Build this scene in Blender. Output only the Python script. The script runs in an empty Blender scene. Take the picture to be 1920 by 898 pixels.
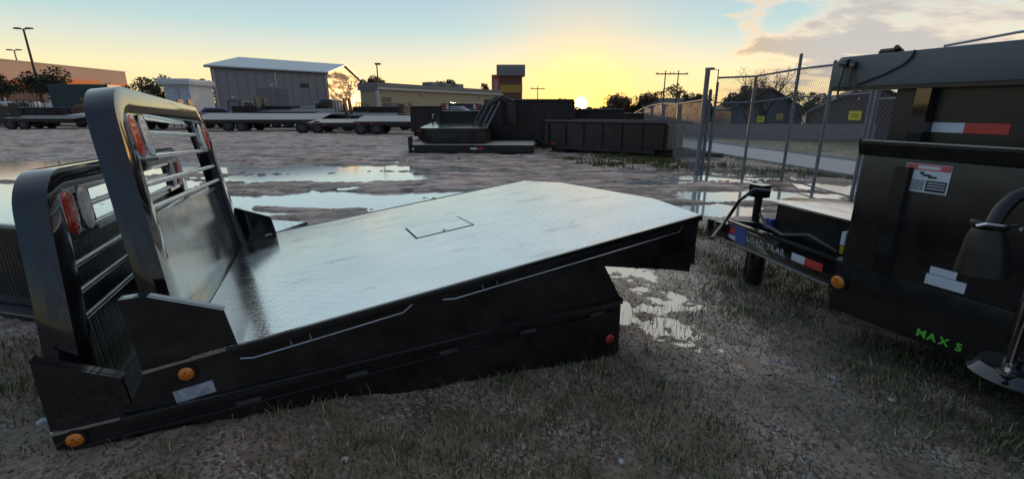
import bpy, bmesh, math, random
import numpy as np
from mathutils import Vector, Matrix, Euler
random.seed(7); rng = np.random.default_rng(7)
R = math.radians
scene = bpy.context.scene
COL = scene.collection

# ------------------------------------------------------------------ camera
cam_d = bpy.data.cameras.new("camera"); cam = bpy.data.objects.new("camera", cam_d); COL.objects.link(cam)
cam.location = (0, 0, 1.38)
cam.rotation_euler = (R(90 - 15.84), 0, 0)
cam_d.sensor_width = 36; cam_d.lens = 36 * 860 / 1920
cam_d.clip_start = 0.05; cam_d.clip_end = 6000
scene.camera = cam

# ------------------------------------------------------------------ sky, sun, exposure
SUN_AZ, SUN_EL = R(8.2), R(0.6)          # clockwise from +Y
SD = Vector((math.sin(SUN_AZ) * math.cos(SUN_EL), math.cos(SUN_AZ) * math.cos(SUN_EL), math.sin(SUN_EL)))
world = bpy.data.worlds.new("World"); scene.world = world; world.use_nodes = True
nt = world.node_tree; nt.nodes.clear()
def WN(t, **kw):
    n = nt.nodes.new(t)
    for k, v in kw.items(): setattr(n, k, v)
    return n
def WM(op, a, b=None, clamp=False):
    n = WN('ShaderNodeMath', operation=op, use_clamp=clamp)
    for i, v in enumerate((a, b)):
        if v is None: continue
        if isinstance(v, (int, float)): n.inputs[i].default_value = v
        else: nt.links.new(v, n.inputs[i])
    return n.outputs[0]
def WMR(v, a, b, c, d):
    n = WN('ShaderNodeMapRange', interpolation_type='SMOOTHSTEP')
    nt.links.new(v, n.inputs[0])
    for i, k in enumerate((a, b, c, d)): n.inputs[i + 1].default_value = k
    return n.outputs[0]
def WMIX(f, a, b, mode='MIX'):
    n = WN('ShaderNodeMix', data_type='RGBA', blend_type=mode)
    if isinstance(f, (int, float)): n.inputs[0].default_value = f
    else: nt.links.new(f, n.inputs[0])
    for i, v in ((6, a), (7, b)):
        if isinstance(v, tuple): n.inputs[i].default_value = (*v, 1)
        else: nt.links.new(v, n.inputs[i])
    return n.outputs[2]
sky = WN('ShaderNodeTexSky', sky_type='NISHITA', sun_disc=False)
sky.sun_elevation = R(3.0); sky.sun_rotation = SUN_AZ
sky.air_density = 1.0; sky.dust_density = 0.8; sky.ozone_density = 2.0; sky.altitude = 20
tc = WN('ShaderNodeTexCoord'); sep = WN('ShaderNodeSeparateXYZ'); nt.links.new(tc.outputs['Generated'], sep.inputs[0])
dx, dy, dz = sep.outputs
dot = WN('ShaderNodeVectorMath', operation='DOT_PRODUCT'); nt.links.new(tc.outputs['Generated'], dot.inputs[0]); dot.inputs[1].default_value = SD
sdot = dot.outputs['Value']
# cloud deck: noise on a flat layer seen in perspective
inv = WM('DIVIDE', 1.0, WM('ADD', WM('MAXIMUM', dz, 0.0), 0.20))
comb = WN('ShaderNodeCombineXYZ'); nt.links.new(WM('MULTIPLY', dx, inv), comb.inputs[0]); nt.links.new(WM('MULTIPLY', dy, inv), comb.inputs[1])
comb.inputs[2].default_value = 3.7
mp = WN('ShaderNodeMapping'); nt.links.new(comb.outputs[0], mp.inputs[0]); mp.inputs['Scale'].default_value = (0.7, 1.0, 1); mp.inputs['Rotation'].default_value = (0, 0, R(-18))
noi = WN('ShaderNodeTexNoise'); nt.links.new(mp.outputs[0], noi.inputs['Vector']); noi.inputs['Scale'].default_value = 2.0; noi.inputs['Detail'].default_value = 8; noi.inputs['Roughness'].default_value = 0.58; noi.inputs['Distortion'].default_value = 0.25
# the cloud field belongs to a front standing to the right of the sun; thin streaks elsewhere
front = WMR(WM('SUBTRACT', dx, WM('MULTIPLY', dy, 0.28)), 0.0, 0.30, 0.0, 1.0)
thr = WM('SUBTRACT', noi.outputs['Fac'], WM('SUBTRACT', 0.655, WM('MULTIPLY', front, 0.315)))
cloud = WMR(thr, 0.0, 0.16, 0.0, 0.92)
cloud = WM('MULTIPLY', cloud, WMR(dz, 0.0, 0.06, 0.35, 1.0))
thick = WMR(thr, 0.04, 0.17, 0.0, 1.0)
STR = 0.080
gm = WN('ShaderNodeGamma'); nt.links.new(sky.outputs[0], gm.inputs[0]); gm.inputs[1].default_value = 0.6
ramp = WN('ShaderNodeValToRGB'); nt.links.new(WM('MAXIMUM', dz, 0.0), ramp.inputs[0])
RS = [(0.0, (.92, .62, .25)), (0.035, (.93, .74, .36)), (0.07, (.86, .76, .44)), (0.115, (.64, .67, .57)), (0.15, (.44, .60, .60)), (0.20, (.37, .52, .59)), (0.5, (.40, .49, .57)), (1.0, (.34, .43, .53))]
ce = ramp.color_ramp.elements
while len(ce) < len(RS): ce.new(0.5)
for e_, (p_, c_) in zip(ce, RS): e_.position = p_; e_.color = (*c_, 1)
rk = WMIX(WMR(sdot, -0.75, 0.35, 0.0, 1.0), WMIX(1.0, ramp.outputs[0], (3.0, 3.9, 5.6), 'MULTIPLY'), WMIX(1.0, ramp.outputs[0], (10., 10., 10.), 'MULTIPLY')); nk = WMIX(1.0, gm.outputs[0], (1.7, 1.7, 1.7), 'MULTIPLY')
bgcol = WMIX(0.16, rk, nk)
near_sun = WMR(sdot, 0.90, 0.99, 0.0, 1.0); back = WMR(sdot, -0.5, 0.6, 0.0, 1.0)
lit = WMIX(near_sun, WMIX(back, (2.0, 2.4, 3.2), (8.6, 6.6, 4.9)), (11.5, 6.6, 2.2))
shade = WMIX(near_sun, WMIX(back, (1.5, 1.8, 2.4), (4.5, 4.25, 4.0)), (5.4, 3.6, 2.0))
ccol = WMIX(thick, lit, shade)
skyc = WMIX(cloud, bgcol, ccol)
# the sun's aureole and the sun itself, low on the horizon
g1 = WM('POWER', WM('MAXIMUM', sdot, 0.0), 85.0)
g2 = WM('POWER', WM('MAXIMUM', sdot, 0.0), 620.0)
g3 = WMR(sdot, math.cos(R(0.85)), math.cos(R(0.25)), 0.0, 1.0)
def WADD(c, f, col):
    m = WMIX(1.0, WN_col(col), f, 'MULTIPLY')
    return WMIX(1.0, c, m, 'ADD')
def WN_col(col): 
    n = WN('ShaderNodeRGB'); n.outputs[0].default_value = (*col, 1); return n.outputs[0]
skyc = WMIX(WM('MULTIPLY', g1, 0.60), skyc, (11.8, 6.4, 1.5))
skyc = WADD(skyc, g2, (26.0, 10.0, 0.4))
skyc = WADD(skyc, g3, (260.0, 190.0, 80.0))
bg = WN('ShaderNodeBackground'); nt.links.new(skyc, bg.inputs[0]); bg.inputs[1].default_value = STR
wo = WN('ShaderNodeOutputWorld'); nt.links.new(bg.outputs[0], wo.inputs[0])

sun_d = bpy.data.lights.new("sun", 'SUN'); sun = bpy.data.objects.new("sun", sun_d); COL.objects.link(sun)
sun_d.energy = 2.0; sun_d.angle = R(0.6); sun_d.color = (1.0, 0.56, 0.24)
sun.rotation_euler = SD.to_track_quat('Z', 'Y').to_euler()
vs = scene.view_settings
vs.view_transform = 'Standard'; vs.look = 'None'; vs.gamma = 1; vs.exposure = 0.72; vs.use_curve_mapping = False
scene.cycles.use_denoising = True
scene.cycles.max_bounces = 6; scene.cycles.diffuse_bounces = 3; scene.cycles.glossy_bounces = 4
scene.cycles.sample_clamp_indirect = 6

# ------------------------------------------------------------------ materials
MATS = {}
def mat(name, col, rough=0.6, metal=0.0, var=0.25, vscale=6.0, rvar=0.15, bump=0.0, bscale=40.0, spec=0.5, coat=0.0, bdist=0.01, col2=None, emit=None):
    if name in MATS: return MATS[name]
    m = bpy.data.materials.new(name); m.use_nodes = True; MATS[name] = m
    t = m.node_tree; b = t.nodes['Principled BSDF']
    L = t.links.new
    tcn = t.nodes.new('ShaderNodeTexCoord')
    n = t.nodes.new('ShaderNodeTexNoise'); n.inputs['Scale'].default_value = vscale; n.inputs['Detail'].default_value = 6; n.inputs['Roughness'].default_value = 0.62
    L(tcn.outputs['Object'], n.inputs['Vector'])
    cr = t.nodes.new('ShaderNodeMapRange'); L(n.outputs['Fac'], cr.inputs[0]); cr.inputs[1].default_value = 0.3; cr.inputs[2].default_value = 0.7
    mx = t.nodes.new('ShaderNodeMix'); mx.data_type = 'RGBA'; L(cr.outputs[0], mx.inputs[0])
    c2 = col2 or tuple(c * (1 + var) for c in col); c1 = col if col2 else tuple(c * (1 - var) for c in col)
    mx.inputs[6].default_value = (*c1, 1); mx.inputs[7].default_value = (*c2, 1)
    L(mx.outputs[2], b.inputs['Base Color'])
    r = t.nodes.new('ShaderNodeMapRange'); L(n.outputs['Fac'], r.inputs[0]); r.inputs[1].default_value = 0.3; r.inputs[2].default_value = 0.7
    r.inputs[3].default_value = max(0.02, rough * (1 - rvar)); r.inputs[4].default_value = min(1, rough * (1 + rvar)); L(r.outputs[0], b.inputs['Roughness'])
    b.inputs['Metallic'].default_value = metal; b.inputs['Specular IOR Level'].default_value = spec
    b.inputs['Coat Weight'].default_value = coat; b.inputs['Coat Roughness'].default_value = 0.05
    if bump:
        n2 = t.nodes.new('ShaderNodeTexNoise'); n2.inputs['Scale'].default_value = bscale; n2.inputs['Detail'].default_value = 4; L(tcn.outputs['Object'], n2.inputs['Vector'])
        bp = t.nodes.new('ShaderNodeBump'); bp.inputs['Strength'].default_value = bump; bp.inputs['Distance'].default_value = bdist
        L(n2.outputs['Fac'], bp.inputs['Height']); L(bp.outputs[0], b.inputs['Normal'])
    if emit:
        b.inputs['Emission Color'].default_value = (*emit[:3], 1); b.inputs['Emission Strength'].default_value = emit[3]
    return m
def tread(name, base, rough, metal, scale=26.0, strength=0.5, var=0.3):
    """tread plate: raised lozenges in alternating directions, with wet film"""
    m = mat(name, base, rough, metal, var=var, vscale=2.2, rvar=0.55)
    t = m.node_tree; b = t.nodes['Principled BSDF']; L = t.links.new
    tcn = t.nodes.new('ShaderNodeTexCoord')
    # mud film: smears and dried splashes that dull the plate
    src = b.inputs['Base Color'].links[0].from_socket; rsrc = b.inputs['Roughness'].links[0].from_socket
    mpd = t.nodes.new('ShaderNodeMapping'); L(tcn.outputs['Object'], mpd.inputs[0]); mpd.inputs['Scale'].default_value = (1.0, 2.4, 1); mpd.inputs['Rotation'].default_value = (0, 0, R(35))
    d1 = t.nodes.new('ShaderNodeTexNoise'); d1.inputs['Scale'].default_value = 1.7; d1.inputs['Detail'].default_value = 9; d1.inputs['Roughness'].default_value = 0.7; L(mpd.outputs[0], d1.inputs['Vector'])
    dm = t.nodes.new('ShaderNodeMapRange'); dm.interpolation_type = 'SMOOTHSTEP'; L(d1.outputs['Fac'], dm.inputs[0]); dm.inputs[1].default_value = 0.52; dm.inputs[2].default_value = 0.72; dm.inputs[4].default_value = 0.55
    mxd = t.nodes.new('ShaderNodeMix'); mxd.data_type = 'RGBA'; L(dm.outputs[0], mxd.inputs[0]); L(src, mxd.inputs[6]); mxd.inputs[7].default_value = (base[0] * .42, base[1] * .39, base[2] * .36, 1); L(mxd.outputs[2], b.inputs['Base Color'])
    rr_ = t.nodes.new('ShaderNodeMath'); rr_.operation = 'MULTIPLY_ADD'; L(dm.outputs[0], rr_.inputs[0]); rr_.inputs[1].default_value = 0.3; L(rsrc, rr_.inputs[2]); L(rr_.outputs[0], b.inputs['Roughness'])
    hs = []
    for ang, off in ((45, 0.0), (-45, 0.5)):
        mp_ = t.nodes.new('ShaderNodeMapping'); L(tcn.outputs['Object'], mp_.inputs[0]); mp_.inputs['Rotation'].default_value = (0, 0, R(ang)); mp_.inputs['Location'].default_value = (off, off * 0.5, 0)
        sc = t.nodes.new('ShaderNodeVectorMath'); sc.operation = 'MULTIPLY'; L(mp_.outputs[0], sc.inputs[0]); sc.inputs[1].default_value = (scale, scale * 2.2, scale)
        fr = t.nodes.new('ShaderNodeVectorMath'); fr.operation = 'FRACTION'; L(sc.outputs[0], fr.inputs[0])
        sb = t.nodes.new('ShaderNodeVectorMath'); sb.operation = 'SUBTRACT'; L(fr.outputs[0], sb.inputs[0]); sb.inputs[1].default_value = (0.5, 0.5, 0)
        ml = t.nodes.new('ShaderNodeVectorMath'); ml.operation = 'MULTIPLY'; L(sb.outputs[0], ml.inputs[0]); ml.inputs[1].default_value = (1, 2.4, 0)
        ln = t.nodes.new('ShaderNodeVectorMath'); ln.operation = 'LENGTH'; L(ml.outputs[0], ln.inputs[0])
        mr = t.nodes.new('ShaderNodeMapRange'); L(ln.outputs['Value'], mr.inputs[0]); mr.inputs[1].default_value = 0.25; mr.inputs[2].default_value = 0.42; mr.inputs[3].default_value = 1; mr.inputs[4].default_value = 0
        hs.append(mr.outputs[0])
    mxm = t.nodes.new('ShaderNodeMath'); mxm.operation = 'MAXIMUM'; L(hs[0], mxm.inputs[0]); L(hs[1], mxm.inputs[1])
    bp = t.nodes.new('ShaderNodeBump'); bp.inputs['Strength'].default_value = strength; bp.inputs['Distance'].default_value = 0.002
    L(mxm.outputs[0], bp.inputs['Height']); L(bp.outputs[0], b.inputs['Normal'])
    return m

BLACK = mat('gloss_black_paint', (0.009, 0.009, 0.011), 0.09, var=0.3, rvar=0.4, coat=0.8, bump=0.05, bscale=5, bdist=0.004)
BLACK2 = mat('satin_black_paint', (0.014, 0.014, 0.0145), 0.3, var=0.3, rvar=0.35, bump=0.05, bscale=14)
SIDEBLK = mat('dusty_black_skirt_paint', (0.016, 0.013, 0.012), 0.3, var=0.9, vscale=4, rvar=0.5, coat=0.2)
DECK = tread('wet_tread_deck', (0.82, 0.81, 0.80), 0.15, 1.0, 17, 0.17, 0.10)
TREADBLK = tread('black_tread_plate', (0.02, 0.02, 0.022), 0.22, 0.3, 20, 1.0)
BULK = mat('wet_bulkhead_sheet', (0.42, 0.42, 0.42), 0.20, metal=0.9, var=0.35, vscale=3, rvar=0.5, bump=0.12, bscale=3, bdist=0.02)
STEEL = mat('bright_bar', (0.55, 0.56, 0.58), 0.25, metal=0.9)
GALV = mat('galvanised_steel', (0.42, 0.43, 0.45), 0.45, metal=0.7, var=0.15)
POSTM = mat('dull_galvanised_post', (0.17, 0.18, 0.20), 0.5, metal=0.5, var=0.25, vscale=9)
CHROME = mat('worn_chrome', (0.6, 0.6, 0.62), 0.15, metal=1.0)
RUBBER = mat('tyre_rubber', (0.02, 0.02, 0.02), 0.8)
REDL = mat('red_lens', (0.45, 0.012, 0.012), 0.25, coat=0.2, var=0.05, vscale=60)
WHTL = mat('clear_lens', (0.55, 0.57, 0.6), 0.3, coat=0.2, var=0.06, vscale=60)
AMBER = mat('amber_lens', (0.75, 0.22, 0.015), 0.2, coat=0.6, var=0.1, vscale=60)
LEDR = mat('red_reflector', (0.6, 0.03, 0.02), 0.25, coat=0.5, var=0.1)
WHITE = mat('white_vinyl', (0.62, 0.68, 0.76), 0.5, var=0.06)
SILV = mat('frosted_sticker', (0.42, 0.45, 0.5), 0.5, var=0.45, vscale=30)
REDV = mat('red_vinyl', (0.55, 0.05, 0.04), 0.4, var=0.1)
BLUEV = mat('blue_vinyl', (0.05, 0.09, 0.35), 0.4)
GREENV = mat('green_letter_vinyl', (0.13, 0.62, 0.06), 0.5, var=0.06)
YELV = mat('yellow_sign_plate', (0.52, 0.42, 0.02), 0.5, var=0.06)
PRINT = mat('dark_print', (0.03, 0.03, 0.035), 0.5)
PINKP = mat('red_print', (0.6, 0.12, 0.13), 0.5)
GREYT = mat('grey_tarp_housing', (0.10, 0.115, 0.125), 0.5, var=0.12, rvar=0.1)
DKMESH = mat('black_tarp_mesh', (0.018, 0.018, 0.018), 0.75, bump=0.4, bscale=220, bdist=0.002)
DARKGAP = mat('dark_gasket', (0.01, 0.01, 0.01), 0.8)
ALUM = mat('weathered_deck_boards', (0.34, 0.31, 0.29), 0.5, var=0.25, vscale=8)
PALE = mat('pale_boards', (0.50, 0.44, 0.36), 0.6, var=0.2, vscale=5)

# ------------------------------------------------------------------ mesh helpers
def link(o, parent=None):
    COL.objects.link(o)
    if parent is not None: o.parent = parent
    return o
def mk(name, verts, faces, m, parent=None, smooth=False):
    me = bpy.data.meshes.new(name); me.from_pydata([tuple(v) for v in verts], [], [tuple(f) for f in faces]); me.update()
    bm = bmesh.new(); bm.from_mesh(me); bmesh.ops.recalc_face_normals(bm, faces=bm.faces); bm.to_mesh(me); bm.free()
    if m: me.materials.append(m)
    if smooth: me.shade_smooth()
    return link(bpy.data.objects.new(name, me), parent)
class MB:
    def __init__(s): s.v = []; s.f = []
    def add(s, v, f):
        k = len(s.v); s.v += [tuple(p) for p in v]; s.f += [tuple(i + k for i in q) for q in f]; return s
    def box(s, x0, x1, y0, y1, z0, z1):
        v = [(x, y, z) for z in (z0, z1) for y in (y0, y1) for x in (x0, x1)]
        return s.add(v, [(0, 2, 3, 1), (4, 5, 7, 6), (0, 1, 5, 4), (2, 6, 7, 3), (0, 4, 6, 2), (1, 3, 7, 5)])
    def prism(s, poly, plane, t0, t1):
        n = len(poly)
        def P(p, t): return (p[0], p[1], t) if plane == 'xy' else (p[0], t, p[1]) if plane == 'xz' else (t, p[0], p[1])
        v = [P(p, t0) for p in poly] + [P(p, t1) for p in poly]
        f = [tuple(range(n)), tuple(range(2 * n - 1, n - 1, -1))] + [(i, (i + 1) % n, (i + 1) % n + n, i + n) for i in range(n)]
        return s.add(v, f)
    def ring(s, outer, inner, plane, t0, t1):
        n = len(outer)
        def P(p, t): return (p[0], p[1], t) if plane == 'xy' else (p[0], t, p[1]) if plane == 'xz' else (t, p[0], p[1])
        v = [P(p, t) for t in (t0, t1) for L in (outer, inner) for p in L]
        f = []
        for i in range(n):
            j = (i + 1) % n
            f += [(i, j, n + j, n + i), (2 * n + i, 3 * n + i, 3 * n + j, 2 * n + j), (i, 2 * n + i, 2 * n + j, j), (n + i, n + j, 3 * n + j, 3 * n + i)]
        return s.add(v, f)
    def tube(s, path, r, k=10, cap=True, r1=None):
        path = [Vector(p) for p in path]; n = len(path); rings = []
        up = None
        for i, p in enumerate(path):
            t = (path[min(i + 1, n - 1)] - path[max(i - 1, 0)]).normalized()
            if up is None:
                up = Vector((0, 0, 1)) if abs(t.z) < 0.9 else Vector((1, 0, 0))
            u = t.cross(up); 
            if u.length < 1e-5: u = t.orthogonal()
            u.normalize(); w = u.cross(t); up = w
            rr = r if r1 is None else r + (r1 - r) * i / (n - 1)
            rings.append([p + (u * math.cos(a) + w * math.sin(a)) * rr for a in [2 * math.pi * j / k for j in range(k)]])
        v = [q for g in rings for q in g]; f = []
        for i in range(n - 1):
            for j in range(k): f.append((i * k + j, i * k + (j + 1) % k, (i + 1) * k + (j + 1) % k, (i + 1) * k + j))
        if cap: f += [tuple(range(k)), tuple(range(n * k - 1, (n - 1) * k - 1, -1))]
        return s.add(v, f)
    def cyl(s, p0, p1, r, k=16, r1=None): return s.tube([p0, p1], r, k, True, r1)
    def build(s, name, m, parent=None, smooth=False, bevel=0.0, seg=2):
        o = mk(name, s.v, s.f, m, parent, False)
        if bevel:
            bm = bmesh.new(); bm.from_mesh(o.data)
            es = [e for e in bm.edges if e.is_manifold and e.calc_face_angle(0) > 0.5]
            bmesh.ops.bevel(bm, geom=es, offset=bevel, segments=seg, profile=0.5, affect='EDGES', clamp_overlap=True)
            bm.to_mesh(o.data); bm.free()
        if smooth or bevel:
            o.data.shade_smooth()
            try: o.data.set_sharp_from_angle(angle=R(38))
            except Exception: pass
        return o
def box(name, m, parent, x0, x1, y0, y1, z0, z1, bevel=0.0): return MB().box(x0, x1, y0, y1, z0, z1).build(name, m, parent, bevel=bevel)
def tube(name, m, parent, path, r, k=10): return MB().tube(path, r, k).build(name, m, parent, smooth=True)
def tag(o, label, cat, group=None, kind=None):
    if label: o['label'] = label
    if cat: o['category'] = cat
    if group: o['group'] = group
    if kind: o['kind'] = kind
    return o
def thing(name, label, cat, loc=(0, 0, 0), rot=(0, 0, 0), group=None):
    o = bpy.data.objects.new(name, None); o.empty_display_size = 0.2; link(o)
    o.location = loc; o.rotation_euler = rot
    return tag(o, label, cat, group)
def struct(o): o['kind'] = 'structure'; return o
def round_poly(pts, radii, n=6):
    out = []; N = len(pts)
    for i in range(N):
        p = Vector(pts[i]); a = Vector(pts[i - 1]) - p; b = Vector(pts[(i + 1) % N]) - p; r = radii[i]
        if r <= 0:
            out += [tuple(p)] * (n + 1); continue
        ang = a.angle(b); d = r / math.tan(ang / 2); a.normalize(); b.normalize()
        c = p + (a + b).normalized() * (r / math.sin(ang / 2))
        s0 = p + a * d - c; s1 = p + b * d - c
        for k in range(n + 1):
            q = s0.lerp(s1, k / n).normalized() * r; out.append(tuple(c + q))
    return out
def letters(body, size, m, parent, mtx, extrude=0.0008, bold=0.0, gap=0.13):
    """each letter a flat vinyl cut of its own"""
    cur = 0.0
    for ch in body:
        if ch == ' ': cur += size * 0.36; continue
        c = bpy.data.curves.new('letter', 'FONT'); c.body = ch; c.size = size; c.extrude = extrude; c.offset = bold; c.resolution_u = 2
        t = bpy.data.objects.new('letter_curve', c); COL.objects.link(t); bpy.context.view_layer.update()
        me = bpy.data.meshes.new_from_object(t.evaluated_get(bpy.context.evaluated_depsgraph_get()))
        bpy.data.objects.remove(t); bpy.data.curves.remove(c)
        xs = [v.co.x for v in me.vertices]; me.name = 'letter'; me.materials.clear(); me.materials.append(m)
        me.transform(mtx @ Matrix.Translation((cur - min(xs), 0, 0))); cur += max(xs) - min(xs) + size * gap
        link(bpy.data.objects.new('letter', me), parent)

# ------------------------------------------------------------------ terrain
def vnoise(x, y, seed=0):
    xi = np.floor(x).astype(np.int64); yi = np.floor(y).astype(np.int64); xf = x - xi; yf = y - yi
    def hsh(a, b):
        n = (a * 374761393 + b * 668265263 + seed * 1274126177) & 0x7fffffff
        n = ((n ^ (n >> 13)) * 1274126177) & 0x7fffffff
        return ((n ^ (n >> 16)) & 0xffff) / 65535.0
    u = xf * xf * (3 - 2 * xf); v = yf * yf * (3 - 2 * yf)
    return (hsh(xi, yi) * (1 - u) + hsh(xi + 1, yi) * u) * (1 - v) + (hsh(xi, yi + 1) * (1 - u) + hsh(xi + 1, yi + 1) * u) * v
def fbm(x, y, seed=0, oct=5):
    s = 0; a = 0.5; f = 1.0
    for i in range(oct): s = s + a * (vnoise(x * f + 17.3 * i, y * f - 9.1 * i, seed + i) - 0.5); a *= 0.5; f *= 2.03
    return s
def sst(x, a, b):
    t = np.clip((x - a) / (b - a), 0, 1); return t * t * (3 - 2 * t)
PUD = [(-11.5, 10.8, 4.2, 2.2), (-8.6, 7.8, 3.2, 1.8), (-6.5, 5.9, 1.8, 1.0), (-5.4, 11.0, 3.4, 0.85), (-4.4, 9.5, 2.7, 0.6), (-3.1, 9.8, 1.5, 0.6), (-3.2, 7.1, 2.3, 0.65), (-1.4, 7.6, 1.0, 0.3),
       (-4.6, 6.2, 1.4, 0.4), (4.7, 9.7, 1.5, 0.5), (4.1, 7.5, 1.5, 0.42), (2.9, 8.9, 0.8, 0.28), (6.1, 8.2, 0.9, 0.6), (3.2, 10.6, 1.1, 0.3), (2.7, 6.5, 0.7, 0.3),
       (0.2, 13.5, 1.6, 0.25), (-1.6, 16.8, 2.5, 0.4), (-8, 17.5, 3, 0.5), (-16, 20, 5, 0.8)]
WETT = [(0.9, 3.7, 0.6, 0.7), (1.0, 3.0, 0.5, 0.5), (1.35, 3.3, 0.45, 0.4), (1.15, 2.6, 0.4, 0.25), (1.4, 2.2, 0.25, 0.25)]
def terrain(x, y):
    x = np.asarray(x, float); y = np.asarray(y, float)
    d = np.hypot(x, y)
    z = 0.03 + 0.05 * fbm(x * 0.9, y * 0.9, 1) + 0.034 * fbm(x * 4.2, y * 4.2, 5) * np.clip(14 / (d + 1), 0, 1) + 0.022 * fbm(x * 15, y * 15, 6, 3) * (1 - sst(d, 5, 8))
    z = z + 0.085 * fbm(x * 1.1 + y * 0.4, y * 3.4, 31) * sst(y, 5, 7) * (1 - sst(y, 22, 40))                       # ruts across the yard
    tr = np.exp(-((x - (1.85 - 0.27 * y)) / 0.55) ** 2) * (1 - sst(y, 5.5, 8))                       # churned track between the beds and the trailer
    z = z - 0.018 * tr + 0.055 * tr * fbm(x * 7, y * 7, 9)
    m = np.zeros_like(x)
    wob = 0.9 * fbm(x * 0.9, y * 4.5, 27) * sst(y, 5, 7) + 0.75 * fbm(x * 1.6, y * 1.6, 21) + 0.6 * fbm(x * 6, y * 6, 23) + 0.7 * fbm(x * 9, y * 9, 25) * (1 - sst(y, 4, 6))
    for (cx, cy, rx, ry) in PUD:
        q = np.hypot((x - cx) / rx, (y - cy) / ry) + wob
        m = np.maximum(m, 1 - sst(q, 0.8, 1.2))
    st_ = 0.8 * fbm(x * 0.42 + 3.0, y * 2.1, 77) + 0.55 * fbm(x * 1.7, y * 4.2, 78)
    m = np.maximum(m, sst(st_, 0.10, 0.17) * sst(y, 4.8, 5.6) * (1 - sst(y, 14, 19)) * (1 - sst(x, 5.6, 6.4)) * sst(x, -20, -14))
    z = np.maximum(z, 0.004 + 0.012 * (fbm(x * 5, y * 5, 3) + 0.5))
    z = z * (1 - m) - 0.05 * m
    tk = np.exp(-((x - (1.85 - 0.27 * y)) / 0.52) ** 4) * sst(y, 1.3, 2.0) * (1 - sst(y, 5.0, 6.5))
    e = np.zeros_like(x)
    for (cx, cy, rx, ry) in WETT: e = np.maximum(e, 1 - sst(np.hypot((x - cx) / rx, (y - cy) / ry), 0.4, 1.2))
    clod = 0.075 * fbm(x * 4.3 + y, y * 5.5, 101) + 0.05 * fbm(x * 11, y * 13, 103) + 0.03 * fbm(x * 27, y * 27, 105, 3)
    z = z * (1 - tk) + tk * (0.026 + clod - 0.036 * e)
    z = z + 0.155 * sst(0.75 - x, 0.0, 2.6) * (1 - sst(y, 2.9, 5.0)) * sst(x, -9, -4)                       # low bank under the front of the stacked beds
    s = x + 0.13 * y
    z = z - 1.0 * sst(s, 7.2, 14.0) - 0.35 * sst(s, 19.5, 32)
    fl = sst(s, 14.3, 14.9) * (1 - sst(s, 19.5, 20.1))
    z = z * (1 - fl) + (-1.06) * fl
    return z
def build_ground():
    th = np.concatenate([np.linspace(-62, 62, 560), np.linspace(66, 294, 50)]); th = np.radians(th)
    r = np.concatenate([[0.12], np.geomspace(0.35, 1.2, 30)[:-1], np.geomspace(1.2, 6, 340)[:-1], np.geomspace(6, 60, 230), np.geomspace(63, 3200, 46)])
    T, RR = np.meshgrid(th, r); X = RR * np.sin(T); Y = RR * np.cos(T)
    Z = terrain(X, Y); nr, nth = X.shape
    V = np.stack([X, Y, Z], -1).reshape(-1, 3)
    i = np.arange(nr - 1)[:, None] * nth; j = np.arange(nth); jn = (j + 1) % nth
    F = np.stack([i + j, i + jn, i + nth + jn, i + nth + j], -1).reshape(-1, 4)[:, ::-1]
    me = bpy.data.meshes.new('ground')
    me.vertices.add(len(V) + 1); me.vertices.foreach_set('co', np.vstack([V, [[0, 0, float(terrain(0., 0.))]]]).ravel())
    cf = np.stack([np.full(nth, len(V)), j, jn], -1)
    loops = np.concatenate([F.ravel(), cf[:, ::-1].ravel()])
    me.loops.add(len(loops)); me.loops.foreach_set('vertex_index', loops)
    ls = np.concatenate([np.arange(len(F)) * 4, len(F) * 4 + np.arange(nth) * 3]); lt = np.concatenate([np.full(len(F), 4), np.full(nth, 3)])
    me.polygons.add(len(ls)); me.polygons.foreach_set('loop_start', ls); me.polygons.foreach_set('loop_total', lt)
    me.update(calc_edges=True); me.validate(); me.shade_smooth()
    bm = bmesh.new(); bm.from_mesh(me); bmesh.ops.recalc_face_normals(bm, faces=bm.faces)
    bm.faces.ensure_lookup_table()
    if sum(f.normal.z for f in list(bm.faces)[:200]) < 0: bmesh.ops.reverse_faces(bm, faces=bm.faces)
    bm.to_mesh(me); bm.free()
    return struct(link(bpy.data.objects.new('ground', me)))
ground = build_ground()
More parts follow.
